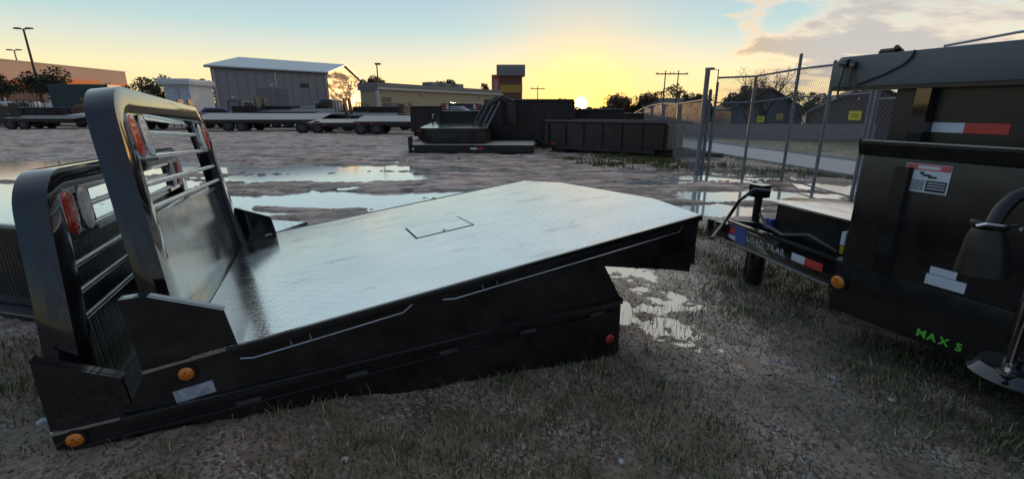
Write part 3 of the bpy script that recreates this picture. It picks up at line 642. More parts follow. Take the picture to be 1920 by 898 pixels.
MB().box(2.61, 2.73, -0.535, -0.435, 0.70, 0.80).build('jack_gearbox', BLACK, jk)
MB().cyl((2.50, -0.36, 0.03), (2.50, -0.36, 0.36), 0.062, 18).cyl((2.50, -0.36, 0.012), (2.50, -0.36, 0.03), 0.10, 18).build('drop_leg', BLACK2, dt, bevel=0.004)
# tool box in the tongue
tb = MB().prism([(1.70, -0.16), (2.30, -0.24), (2.32, -0.45), (1.70, -0.95)], 'xy', 0.40, 0.735).build('tool_box', BLACK2, dt)
MB().prism([(1.685, -0.115), (2.34, -0.21), (2.36, -0.47), (1.685, -1.0)], 'xy', 0.736, 0.752).build('lid', DECK, tb, bevel=0.003)
box('hose_reel', BLUEV, dt, 2.30, 2.36, -0.25, -0.20, 0.54, 0.62, bevel=0.01); tube('hydraulic_hose', BLACK2, dt, [(1.72, -0.06, 0.56), (1.9, -0.04, 0.62), (2.1, -0.07, 0.57), (2.3, -0.16, 0.58), (2.4, -0.2, 0.64)], 0.011, 8)
box('junction_plate', WHITE, dt, 1.71, 1.735, -0.158, -0.09, 0.60, 0.68); box('tag_plate', YELV, dt, 1.71, 1.73, -0.150, -0.09, 0.545, 0.592)

# ------------------------------------------------------------------ gooseneck neck, coupler and jack foot at the right edge
gn = thing('gooseneck_hitch', 'round black gooseneck coupler with curved neck and jack foot at right edge', 'trailer hitch', (1.67, 1.55, 0))
tube('neck', BLACK2, gn, [(0.0, 0, 0.97), (0.008, 0, 1.01), (0.022, 0, 1.05), (0.05, 0.0, 1.09), (0.11, -0.01, 1.125), (0.30, -0.02, 1.16), (0.8, -0.04, 1.18)], 0.023, 16)
MB().tube([(0.01, 0, 0.82), (0.004, 0, 0.90), (-0.006, 0, 0.955), (-0.010, 0, 0.985)], 0.076, 24, True, 0.040).build('coupler_tube', BLACK2, gn, smooth=True)
MB().cyl((-0.008, 0, 0.985), (-0.006, 0, 1.005), 0.052, 24).build('collar', BLACK2, gn, bevel=0.004)
tube('latch_handle', CHROME, gn, [(0.05, -0.04, 1.0), (-0.02, -0.055, 1.003), (-0.062, -0.04, 1.006), (-0.072, -0.02, 0.994)], 0.006, 8)
tube('latch_pin', CHROME, gn, [(0.03, -0.066, 0.995), (0.11, -0.05, 0.985)], 0.007, 8)
MB().cyl((0.40, 0.10, 0.37), (0.40, 0.10, 1.20), 0.062, 24).build('jack_leg', BLACK, gn, smooth=True)
tube('jack_seam', CHROME, gn, [(0.330, 0.085, 0.40), (0.330, 0.085, 1.1)], 0.0035, 6)
MB().tube([(0.40, 0.10, 0.335), (0.40, 0.10, 0.345), (0.40, 0.10, 0.362), (0.40, 0.10, 0.378)], 0.165, 32, True, 0.13).build('jack_foot', BLACK, gn, bevel=0.004)
MB().cyl((0.40, 0.10, 0.318), (0.40, 0.10, 0.3345), 0.135, 28).build('jack_foot_sole', RUBBER, gn)
MB().box(0.25, 0.30, 0.02, 0.06, 0.379, 0.40).box(0.27, 0.285, 0.03, 0.05, 0.40, 0.425).build('foot_pin', CHROME, gn, bevel=0.003)
box('neck_beam', BLACK, gn, 0.79, 2.6, -0.12, 0.04, 1.08, 1.28, bevel=0.006); box('cross_beam', BLACK, gn, 0.34, 2.6, 0.041, 0.16, 1.12, 1.22, bevel=0.006)
for yy in (0.5, -0.7): box('leg', BLACK2, gn, 2.4, 2.5, yy, yy + 0.1, 0.0, 1.1)
box('bolster', BLACK2, gn, 2.35, 2.55, -0.9, 0.8, 1.02, 1.079)

# ------------------------------------------------------------------ chain-link fence and gate
def gz(x, y): return float(terrain(np.array([x]), np.array([y]))[0])
def wire_panel(p, q, z0, z1, pitch=0.062, r=0.0021):
    p, q = Vector(p), Vector(q); Ln = (q - p).length; d = (q - p) / Ln; H = z1 - z0; mb = MB()
    nrm = Vector((-d.y, d.x))
    for sgn in (1, -1):
        n = int((Ln + H) / pitch)
        for i in range(n):
            s0 = i * pitch - (H if sgn > 0 else 0); s1 = s0 + sgn * H; a0, a1 = s0, s1; zz0, zz1 = z0, z1
            if sgn < 0: a0, a1 = i * pitch, i * pitch - H
            t0, t1 = 0.0, 1.0
            da = a1 - a0
            for lim in (0.0, Ln):
                t = (lim - a0) / da
                if (a0 < lim) == (lim == 0.0) and a0 != lim: t0 = max(t0, t) if (a0 < 0 or a0 > Ln) else t0
            lo, hi = sorted(((0 - a0) / da, (Ln - a0) / da)); t0, t1 = max(0, lo), min(1, hi)
            if t1 - t0 < 0.01: continue
            A = p + d * (a0 + da * t0); B = p + d * (a0 + da * t1)
            o = nrm * 0.002 * sgn
            mb.tube([(A.x + o.x, A.y + o.y, z0 + H * t0), (B.x + o.x, B.y + o.y, z0 + H * t1)], r, 3, False)
    return mb
def fence(name, label, pts, H, parent_cat='fence', bottom=0.06, mid=True, post_r=0.028, heights=None, group=None):
    c = pts[0]; g = thing(name, label, parent_cat, (c[0], c[1], 0), group=group)
    loc = [Vector((p[0] - c[0], p[1] - c[1])) for p in pts]; zs = [gz(*p) for p in pts]
    for i, (p, z) in enumerate(zip(loc, zs)):
        h = H if heights is None else heights[i]
        po = MB().cyl((p.x, p.y, z - 0.1), (p.x, p.y, z + h + 0.04), post_r, 12).build('post', POSTM, g, smooth=True)
        MB().cyl((p.x, p.y, z + h + 0.04), (p.x, p.y, z + h + 0.07), post_r * 1.15, 12, post_r * 0.5).build('cap', POSTM, po, smooth=True)
    for i in range(len(loc) - 1):
        p, q = loc[i], loc[i + 1]; za, zb = zs[i], zs[i + 1]
        tube('top_rail', POSTM, g, [(p.x, p.y, za + H), (q.x, q.y, zb + H)], 0.019, 8)
        if mid: tube('mid_rail', POSTM, g, [(p.x, p.y, za + 1.56), (q.x, q.y, zb + 1.56)], 0.014, 8)
        tube('bottom_rail', POSTM, g, [(p.x, p.y, za + bottom), (q.x, q.y, zb + bottom)], 0.014, 8)
        w_ = wire_panel((p.x, p.y), (q.x, q.y), min(za, zb) + bottom, min(za, zb) + H).build('chain_link', POSTM, g); w_['kind'] = 'stuff'
    return g
fence('chain_link_gate', 'galvanised chain-link gate in two panels behind the dump trailer tongue', [(4.25, 10.0), (4.80, 9.55), (5.30, 9.0), (5.22, 7.9), (5.12, 6.83)], 2.05, 'gate', heights=[1.9, 2.0, 2.25, 2.05, 2.05])
fence('chain_link_fence', 'chain-link fence running back along the road past tall gate post', [(4.07, 10.15), (4.6, 13.2), (5.1, 16.2), (5.6, 19.2), (6.1, 22.2), (6.6, 25.2), (7.1, 28.2), (7.6, 31.2)], 1.55, 'fence', mid=False, post_r=0.022)
fence('chain_link_fence', 'chain-link fence continuing behind the tall black dump trailer', [(5.02, 6.6), (5.3, 4.4), (5.6, 2.2), (5.9, 0.0)], 2.0, 'fence', mid=True)
gp = MB().cyl((4.02, 10.0, -0.1), (4.02, 10.0, 2.15), 0.05, 14).cyl((4.02, 10.0, 2.15), (4.02, 10.0, 2.19), 0.055, 14, 0.02).build('gate_post', POSTM, None, smooth=True)
tag(gp, 'tallest thick steel gate post between the gate and the fence', 'gate post')
gp2 = MB().cyl((4.14, 10.04, -0.1), (4.14, 10.04, 1.75), 0.035, 14).cyl((4.14, 10.04, 1.75), (4.14, 10.04, 1.78), 0.04, 14, 0.015).build('gate_post', POSTM, None, smooth=True)
tag(gp2, 'shorter slim steel post right beside the tallest gate post', 'gate post')
for (x, y, z, w_, h_, rz, lb) in ((4.93, 9.38, 1.19, 0.13, 0.12, -40, 'small yellow sign hung on the middle of the gate'), (5.16, 9.13, 1.24, 0.12, 0.11, -42, 'dim yellow square sign beside the thick middle gate post'), (5.10, 7.02, 1.29, 0.24, 0.13, -86, 'wide yellow sign on the fence beside the dump trailer corner')):
    YP = YELV if 'dim' not in lb else mat('faded_sign_plate', (0.30, 0.25, 0.06), 0.6)
    s = thing('yellow_sign', lb, 'sign', (x, y, z), (0, 0, R(rz)), 'yellow signs on the chain-link gate')
    box('plate', YP, s, -w_ / 2, w_ / 2, -0.036, -0.032, -h_ / 2, h_ / 2)
    for k in range(2): box('print_bar', PRINT, s, -w_ * 0.3, w_ * 0.3, -0.0375, -0.0362, -h_ * 0.18 + k * h_ * 0.25, -h_ * 0.10 + k * h_ * 0.25)

# ------------------------------------------------------------------ vehicles and trailers in the yard
RIMM = mat('dark_rim', (0.06, 0.06, 0.065), 0.4, metal=0.3)
def wheel(root, x, y0, y1, r, rim=True, name='wheel'):
    w_ = MB().cyl((x, y0, r), (x, y1, r), r, 20).build(name, RUBBER, root, bevel=0.02)
    if rim:
        yo = y0 if abs(y0) > abs(y1) else y1; yi = y1 if yo == y0 else y0
        MB().cyl((x, yi, r), (x, yo + (0.008 if yo > yi else -0.008), r), r * 0.55, 14).build('rim', RIMM, w_)
def flatbed_trailer(label, loc, rz, L=7.0, W=2.4, dz=0.85, deck=None, tilt=0.0, frame=BLACK2, ramps=False, rack=False, rdeck=0.0):
    r = thing('flatbed_trailer', label, 'trailer', loc, (0, 0, R(rz)), 'flatbed trailers parked in rows across the yard')
    k = tilt
    for i in range(8):
        ya, yb = -W / 2 + i * W / 8 + 0.006, -W / 2 + (i + 1) * W / 8 - 0.006
        za, zb = dz + k * (ya + W / 2), dz + k * (yb + W / 2)
        MB().prism([(ya, za), (yb, zb), (yb, zb + 0.04), (ya, za + 0.04)], 'yz', -L / 2, L / 2).build('deck_board', deck or ALUM, r)
    for y in (-W / 2 - 0.03, W / 2 + 0.002):
        z = dz + k * (y + W / 2)
        box('side_rail', frame, r, -L / 2, L / 2, y, y + 0.028, z - 0.16, z - 0.03)
    for y in (-0.5, 0.42): box('main_beam', frame, r, -L / 2, L / 2 + 0.2, y, y + 0.08, dz - 0.28, dz - 0.005)
    for x in (-0.8, -1.65):
        for y in (-W / 2 + 0.02, W / 2 - 0.24): wheel(r, x, y, y + 0.22, 0.36)
    MB().prism([(L / 2 + 0.15, -0.5), (L / 2 + 1.5, -0.06), (L / 2 + 1.5, 0.06), (L / 2 + 0.15, 0.5), (L / 2 + 0.15, 0.38), (L / 2 + 1.3, 0.0), (L / 2 + 0.15, -0.38)], 'xy', dz - 0.26, dz - 0.12).build('tongue', frame, r)
    MB().cyl((L / 2 + 1.2, 0.1, 0), (L / 2 + 1.2, 0.1, 1.0), 0.04, 10).build('jack', frame, r)
    for x in (-L / 2 + 0.15, -L / 2 + 0.9): box('side_lamp', REDV, r, x, x + 0.14, -W / 2 - 0.034, -W / 2 - 0.0305, dz - 0.12, dz - 0.06)
    if ramps:
        for y in (-0.95, 0.25): MB().prism([(-L / 2 - 0.05, dz), (-L / 2 - 0.15, dz + 1.1), (-L / 2 - 0.07, dz + 1.1), (-L / 2 + 0.03, dz)], 'xz', y, y + 0.6).build('ramp', frame, r)
    if rack:
        for x in (L / 2 - 0.1,):
            for y in np.linspace(-W / 2, W / 2 - 0.06, 5): box('rack_post', frame, r, x, x + 0.06, y, y + 0.05, dz + 0.041, dz + 0.75)
            box('rack_rail', frame, r, x - 0.002, x + 0.062, -W / 2, W / 2, dz + 0.75, dz + 0.82)
    return r
flatbed_trailer('long pale-decked flatbed trailer in front of the grey metal building', (-16.3, 31.0, 0), 2, 8.2, 2.5, 0.72, tilt=0.14, ramps=False)
flatbed_trailer('short black flatbed trailer with yellowish deck right of the long pale one', (-10.6, 28.5, 0), 4, 2.6, 2.2, 0.6, PALE, tilt=0.07)
flatbed_trailer('pale-decked flatbed trailer in front of the beige building', (-6.7, 27.0, 0), 3, 4.0, 2.3, 0.70, tilt=0.12)
flatbed_trailer('black trailer with upright ramps right behind the long pale trailer', (-16.0, 36.5, 0), 0, 6.0, 2.4, 1.15, mat('dark_boards', (0.05, 0.05, 0.055), 0.6), tilt=0.1, ramps=True, rack=True)
flatbed_trailer('grey flatbed trailer at far left, nearest of the left group', (-41.5, 42.0, 0), 6, 7.5, 2.4, 0.9, tilt=0.1, rack=True)
flatbed_trailer('dark flatbed trailer with upright ramps at the left image edge', (-50.5, 46.0, 0), 4, 7.0, 2.4, 1.0, tilt=0.1, ramps=True)
flatbed_trailer('grey flatbed trailer just left of the tall front rack', (-31.5, 37.5, 0), 3, 6.5, 2.4, 0.8, tilt=0.1)
flatbed_trailer('flatbed trailer standing below the dark green storage container', (-42.5, 49.5, 0), -4, 8.0, 2.4, 1.2, tilt=0.1, rack=True)
flatbed_trailer('pale trailer half hidden behind the beds at the left of the yard', (-24.2, 33.0, 0), 5, 5.2, 2.3, 0.7, tilt=0.1)

DUMPB = mat('dusty_dump_paint', (0.035, 0.024, 0.022), 0.5, var=0.5, vscale=2)
DKB = mat('dark_boards', (0.05, 0.05, 0.055), 0.6)
flatbed_trailer('dark low flatbed trailer nearest the left edge of the yard', (-41.0, 37.0, 0), 3, 6.5, 2.4, 0.62, DKB, tilt=0.05, rack=True)
flatbed_trailer('dark flatbed trailer with ramps up, second along the left row', (-33.2, 34.0, 0), 6, 5.0, 2.4, 0.7, DKB, tilt=0.08, ramps=True)
flatbed_trailer('dark flatbed trailer tucked behind the left grey flatbeds', (-47.5, 44.0, 0), -3, 7.0, 2.4, 1.35, DKB, tilt=0.08, rack=True, ramps=True)
for i_, (x_, y_, rz_, L_, dz_, lb_) in enumerate(((-21.5, 35.5, 4, 5.0, 0.95, 'dark trailer with upright ramps between the white box trailer and pale flatbed'), (-12.2, 33.5, -3, 3.6, 1.0, 'dark racked trailer behind the short yellowish-decked trailer'), (-9.0, 31.5, 5, 3.4, 0.95, 'dark racked trailer in front of the beige building corner'), (-5.6, 33.0, -2, 3.2, 1.0, 'dark racked trailer left of the rack-backed bed'), (-36.5, 45.5, 3, 7.0, 1.3, 'dark high flatbed below the store wall end'), (-54.5, 50.0, 5, 6.5, 1.3, 'dark racked trailer by the tree at the left edge'))):
    flatbed_trailer(lb_, (x_, y_, 0), rz_, L_, 2.3, dz_, DKB, tilt=0.06, ramps=i_ % 2 == 0, rack=True)
def dump_box(label, loc, rz, L, W, z0, z1, col=None, tongue=True, goose=False, ribs=7, lean=0.04):
    col = col or DUMPB
    r = thing('dump_trailer', label, 'dump trailer', loc, (0, 0, R(rz)), 'dark dump trailers in the middle of the yard')
    for sg in (-1, 1):
        y = sg * W / 2
        MB().prism([(y, z0), (y + sg * lean, z1), (y + sg * lean - sg * 0.05, z1), (y - sg * 0.05, z0)], 'yz', -L / 2, L / 2).build('side_wall', col, r)
        for k in range(ribs):
            x = -L / 2 + 0.05 + k * (L - 0.2) / (ribs - 1)
            MB().prism([(y + sg * 0.002, z0), (y + sg * (lean + 0.002), z1 - 0.06), (y + sg * (lean + 0.05), z1 - 0.06), (y + sg * 0.05, z0)], 'yz', x, x + 0.09).build('side_rib', col, r)
        yy = y + sg * lean
        MB().tube([(-L / 2, yy, z1 + 0.02), (L / 2, yy, z1 + 0.02)], 0.045, 8).build('top_rail', col, r)
        for x in (-0.55, -1.4 if L > 3.5 else 0.35):
            wheel(r, x, y - sg * 0.28, y - sg * 0.08, 0.30)
        box('lower_skirt', col, r, -L / 2 + 0.3, L / 2 - 0.3, *sorted((y - sg * 0.05, y - sg * 0.02)), z0 - 0.12, z0 - 0.001)
        box('side_lamp', LEDR, r, -L / 2 + 0.2, -L / 2 + 0.34, *sorted((y + sg * 0.002, y + sg * 0.012)), z0 + 0.02, z0 + 0.07)
    for x, n_ in ((-L / 2 - 0.04, 'tailgate'), (L / 2 - 0.02, 'front_wall')): box(n_, col, r, x, x + 0.06, -W / 2 + 0.001, W / 2 - 0.001, z0, z1 - 0.02)
    box('floor', col, r, -L / 2 + 0.03, L / 2 - 0.03, -W / 2 + 0.06, W / 2 - 0.06, z0 + 0.001, z0 + 0.05)
    for y in (-0.45, 0.37): box('frame_beam', col, r, -L / 2, L / 2 + 0.2, y, y + 0.08, z0 - 0.22, z0 - 0.002)
    if tongue:
        MB().prism([(L / 2, -0.5), (L / 2 + 1.4, -0.06), (L / 2 + 1.4, 0.06), (L / 2, 0.5), (L / 2, 0.38), (L / 2 + 1.2, 0.0), (L / 2, -0.38)], 'xy', z0 - 0.2, z0 - 0.08).build('tongue', col, r)
        MB().cyl((L / 2 + 1.0, 0.12, 0), (L / 2 + 1.0, 0.12, z0 + 0.4), 0.045, 10).build('jack', col, r)
    if goose:
        MB().tube([(L / 2 - 0.05, 0, z0), (L / 2 + 0.5, 0, z0 + 0.1), (L / 2 + 0.8, 0, z0 + 0.8), (L / 2 + 1.2, 0, z0 + 1.05), (L / 2 + 2.0, 0, z0 + 1.05)], 0.11, 8).build('gooseneck', GALV, r)
        MB().cyl((L / 2 + 1.95, 0, z0 + 0.35), (L / 2 + 1.95, 0, z0 + 1.1), 0.08, 10).build('coupler', col, r)
        for y in (-0.5, 0.4): MB().cyl((L / 2 + 0.75, y, 0), (L / 2 + 0.75, y, z0 + 0.7), 0.06, 10).build('landing_leg', GALV, r)
        box('toolbox', GALV, r, L / 2 + 0.15, L / 2 + 0.6, -0.7, 0.7, z0 + 0.13, z0 + 0.6)
    return r
dump_box('high-sided dark dump trailer with gooseneck beside the sun', (0.75, 18.2, 0), 172, 3.2, 2.1, 0.40, 1.66, goose=True, tongue=False)
dump_box('long low-sided dump trailer below the setting sun', (3.2, 15.0, 0), -34, 3.9, 1.7, 0.26, 0.98, ribs=7)
dump_box('dark dump trailer half hidden between the two nearer dump trailers', (2.7, 19.5, 0), -12, 3.6, 2.0, 0.35, 1.33, ribs=6)
dump_box('farther dump trailer just left of the fence end', (4.4, 22.5, 0), 6, 3.2, 2.0, 0.4, 1.15, ribs=6)
dump_box('dark dump trailer behind the rack-backed bed in mid yard', (-2.6, 22.0, 0), 4, 3.8, 2.0, 0.4, 1.45, ribs=7)
for (x_, y_, rz_, L_, z1_, lb_) in ((-38.5, 39.8, 4, 4.6, 1.45, 'dark dump trailer in the left row, below the green container'), (-45.5, 41.0, -2, 4.2, 1.6, 'dark dump trailer at the left end of the yard row'), (-19.5, 38.0, 3, 4.4, 1.55, 'dark dump trailer in front of the warehouse wall'), (-10.0, 36.5, -4, 3.6, 1.5, 'dark dump trailer before the gap between warehouse and beige building'), (-28.3, 36.0, 5, 3.8, 1.35, 'dark dump trailer just behind the tall front rack')):
    dump_box(lb_, (x_, y_, 0), rz_, L_, 2.0, 0.5, z1_, ribs=6)
# loader attachment frame: the tangle of arms left of the high-sided dump trailer
lf = thing('loader_arm_frame', 'tangle of grey loader arms left of the high-sided dump trailer', 'loader frame', (-0.55, 16.6, 0), (0, 0, R(12)))
for k_, y_ in enumerate((-0.55, 0.45)):
    MB().tube([(-0.75, y_, 0.1), (-0.7, y_, 0.9), (-0.35, y_, 1.5), (0.1, y_, 1.78), (0.5, y_, 1.62)], 0.06, 8).build('lift_arm', DUMPB, lf)
    MB().cyl((-0.55, y_ + 0.07, 0.55), (0.05, y_ + 0.07, 1.62), 0.035, 8).build('hydraulic_ram', POSTM, lf)
    MB().prism([(-0.95, 0.02), (-0.25, 0.02), (-0.35, 0.75), (-0.85, 0.75)], 'xz', y_ - 0.08, y_ - 0.03).build('side_plate', DUMPB, lf)
box('cross_tube', DUMPB, lf, -0.74, -0.64, -0.6, 0.5, 0.85, 0.97); box('bucket_plate', DUMPB, lf, 0.42, 0.55, -0.7, 0.6, 0.9, 1.6)
MB().tube([(-0.3, -0.05, 0.3), (-0.1, 0.1, 1.0), (0.15, 0.0, 1.3), (0.3, -0.1, 0.8)], 0.025, 6).build('hose', RUBBER, lf, smooth=True)
# stack of beds seen from behind, in the middle distance
flat = thing('steel_deck', 'low steel truck deck lying on the mud under a rack-backed bed', 'truck deck', (-1.25, 14.9, 0), (0, 0, R(-3)))
box('deck', PALE, flat, -1.95, 1.95, -0.1, 1.9, 0.26, 0.29); box('front_rail', BLACK2, flat, -1.96, 1.96, -0.16, -0.101, 0.06, 0.285); box('rear_rail', BLACK2, flat, -1.96, 1.96, 1.901, 1.95, 0.06, 0.285)
for x in (-1.9, -0.6, 0.6, 1.84): box('cross_beam', BLACK2, flat, x, x + 0.07, -0.09, 1.89, 0.02, 0.259)
box('reflective_tape', REDV, flat, 0.15, 0.35, -0.164, -0.1605, 0.15, 0.21); box('reflective_tape', WHITE, flat, -0.06, 0.149, -0.164, -0.1605, 0.15, 0.21); box('corner_lamp', WHITE, flat, -1.93, -1.86, -0.166, -0.1605, 0.12, 0.2)
box('edge_plate', BLACK2, flat, -2.02, -1.961, -0.25, 0.1, 0.02, 0.55)
far_sk = [(-0.3, -0.012), (-0.3, -0.3), (2.2, -0.3), (2.43, -0.012)]
b3 = truck_bed('black truck bed seen from behind, on the low steel deck in the mid yard', (-2.95, 17.4, 0.90), (0, R(2.5), R(-90)), 'truck beds standing in the mid yard', W=2.15, L=2.2, c=0.1, w=0.35, rack_h=0.68, rack_y=0.12, skirt=[(-0.3, -0.012), (-0.3, -0.48), (2.1, -0.48), (2.2, -0.012)], hatch=False, tie=(), fine=False, bulk_h=0.62, bars=(0.76,), rear_drop=0.48, tread_bulk=True)

def car(label, loc, rz, paint, L=4.6, W=1.85, H=1.5, style='car'):
    r = thing('parked_van' if style == 'van' else 'pickup_truck' if style == 'pickup' else 'parked_car', label, 'van' if style == 'van' else 'pickup' if style == 'pickup' else 'car', loc, (0, 0, R(rz)), 'vehicles parked at the back of the yard')
    h = L / 2
    if style == 'van': prof = [(-h, .35), (-h, H * .95), (-h + .1, H), (h - 1.5, H), (h - .75, H * .58), (h, H * .48), (h, .35)]; cab = [(h - 2.3, H * .6), (h - 2.3, H * .93), (h - 1.5, H * .93), (h - .9, H * .6)]
    elif style == 'pickup': prof = [(-h, .45), (-h, H * .58), (-.35, H * .58), (-.25, H * .97), (.1, H), (h - 2.0, H), (h - 1.25, H * .62), (h, H * .56), (h, .45)]; cab = [(-.15, H * .64), (-.1, H * .92), (h - 2.05, H * .92), (h - 1.4, H * .64)]
    else: prof = [(-h, .35), (-h, H * .6), (-h + .5, H * .66), (-h + 1.1, H), (h - 2.1, H), (h - 1.2, H * .64), (h, H * .5), (h, .35)]; cab = [(-h + .7, H * .66), (-h + 1.2, H * .93), (h - 2.15, H * .93), (h - 1.4, H * .66)]
    MB().prism(prof, 'xz', -W / 2, W / 2).build('body', paint, r, bevel=0.05)
    for y in (-W / 2 - .004, W / 2 + .001): MB().prism(cab, 'xz', y, y + .003).build('side_window', GLASS, r)
    for x in (-h + .85, h - .9):
        for y in (-W / 2 - .01, W / 2 - .19): wheel(r, x, y, y + .2, .34)
    for y in (-W / 2 + .1, W / 2 - .35):
        box('tail_lamp', REDL, r, -h - .012, -h - .001, y, y + .25, H * .42, H * .55); box('headlight', WHTL, r, h + .001, h + .012, y, y + .25, H * .38, H * .46)
    return r
GLASS = mat('dark_glass', (0.02, 0.025, 0.03), 0.08, var=0.1)
WPAINT = mat('white_paint', (0.7, 0.71, 0.72), 0.35, coat=0.3, var=0.02, rvar=0.03); DPAINT = mat('charcoal_paint', (0.03, 0.035, 0.045), 0.25, coat=0.5); RPAINT = mat('red_paint', (0.45, 0.04, 0.04), 0.3, coat=0.4); BPAINT = mat('blue_paint', (0.05, 0.09, 0.3), 0.3, coat=0.4)
car('dark pickup parked at the right corner of the grey metal building', (-15.2, 41.0, 0), 175, DPAINT, 5.4, 2.0, 2.2, 'pickup')
car('white van parked leftmost in front of the orange-banded store', (-61.5, 60, 0), 8, WPAINT, 5.6, 2.0, 2.3, 'van')
car('white van parked right of the other white van near the store', (-54.5, 59, 0), 5, WPAINT, 5.2, 2.0, 2.1, 'van')
car('small red car behind the left flatbed trailers', (-48.0, 52.8, 0), 4, RPAINT, 4.4, 1.8, 1.5)
car('blue car just right of the white box trailer', (-25.0, 41, 0), 30, BPAINT, 4.5, 1.8, 1.5)
car('charcoal car parked in front of the beige building', (-13.6, 44, 0), 175, DPAINT, 4.5, 1.8, 1.55)
car('white car parked past the fence by the far end of the dump trailers', (11.2, 40, gz(11.2, 40)), 100, WPAINT, 4.5, 1.8, 1.5)
GPAINT = mat('silver_grey_paint', (0.28, 0.29, 0.30), 0.3, coat=0.4)
for (x_, y_, rz_, p_, L_, H_, st_y, lb_) in ((-57.5, 53.5, 12, DPAINT, 5.4, 2.0, 'pickup', 'charcoal pickup among the trailers at the far left'), (-52.0, 55.5, 95, GPAINT, 4.5, 1.6, 'car', 'grey car nose-on left of the green container'), (-43.5, 53.0, 100, WPAINT, 5.2, 2.2, 'van', 'white van nose-on right of the green container'), (-39.5, 51.0, 170, DPAINT, 4.5, 1.6, 'car', 'charcoal car behind the left flatbed row'), (-34.0, 48.0, 10, GPAINT, 5.4, 2.0, 'pickup', 'grey pickup left of the white box trailer'), (-19.0, 46.5, 5, GPAINT, 4.5, 1.6, 'car', 'grey car before the warehouse roll-up door')):
    car(lb_, (x_, y_, 0), rz_, p_, L_, 1.9, H_, st_y)
# enclosed white box trailer
wb = thing('box_trailer', 'tall white enclosed box trailer left of the grey metal building', 'trailer', (-28.6, 42, 0), (0, 0, R(8)))
box('box_body', WPAINT, wb, -1.0, 1.0, -1.1, 3.0, 0.55, 3.35); box('roof_cap', WPAINT, wb, -1.25, 1.25, -1.5, 3.1, 3.351, 3.85, bevel=0.05); box('frame', BLACK2, wb, -0.9, 0.9, -1.2, 3.0, 0.35, 0.549)
for x in (-1.0, 0.8):
    for y in (0.4, 1.3): MB().cyl((x, y, 0.36), (x + 0.2, y, 0.36), 0.36, 18).build('wheel', RUBBER, wb)
box('rear_door', mat('pale_door', (0.55, 0.6, 0.66), 0.4), wb, -0.9, 0.9, -1.112, -1.101, 0.7, 3.2); tube('door_bar', GALV, wb, [(0.1, -1.14, 0.7), (0.1, -1.14, 3.2)], 0.02, 6)
# green container
gc = thing('storage_container', 'dark green storage container in front of the orange-banded store', 'container', (-49.5, 56, 0), (0, 0, R(10)))
GCON = mat('green_corrugated_steel', (0.05, 0.085, 0.08), 0.5)
box('body', GCON, gc, -3.0, 3.0, -1.2, 1.2, 1.3, 4.1)
for k in range(24): box('corrugation', GCON, gc, -2.95 + k * 0.25, -2.83 + k * 0.25, -1.24, -1.201, 1.4, 4.0)
for x in (-2.9, 2.7):
    for y in (-1.1, 0.9): box('leg', BLACK2, gc, x, x + 0.2, y, y + 0.2, 0, 1.299)

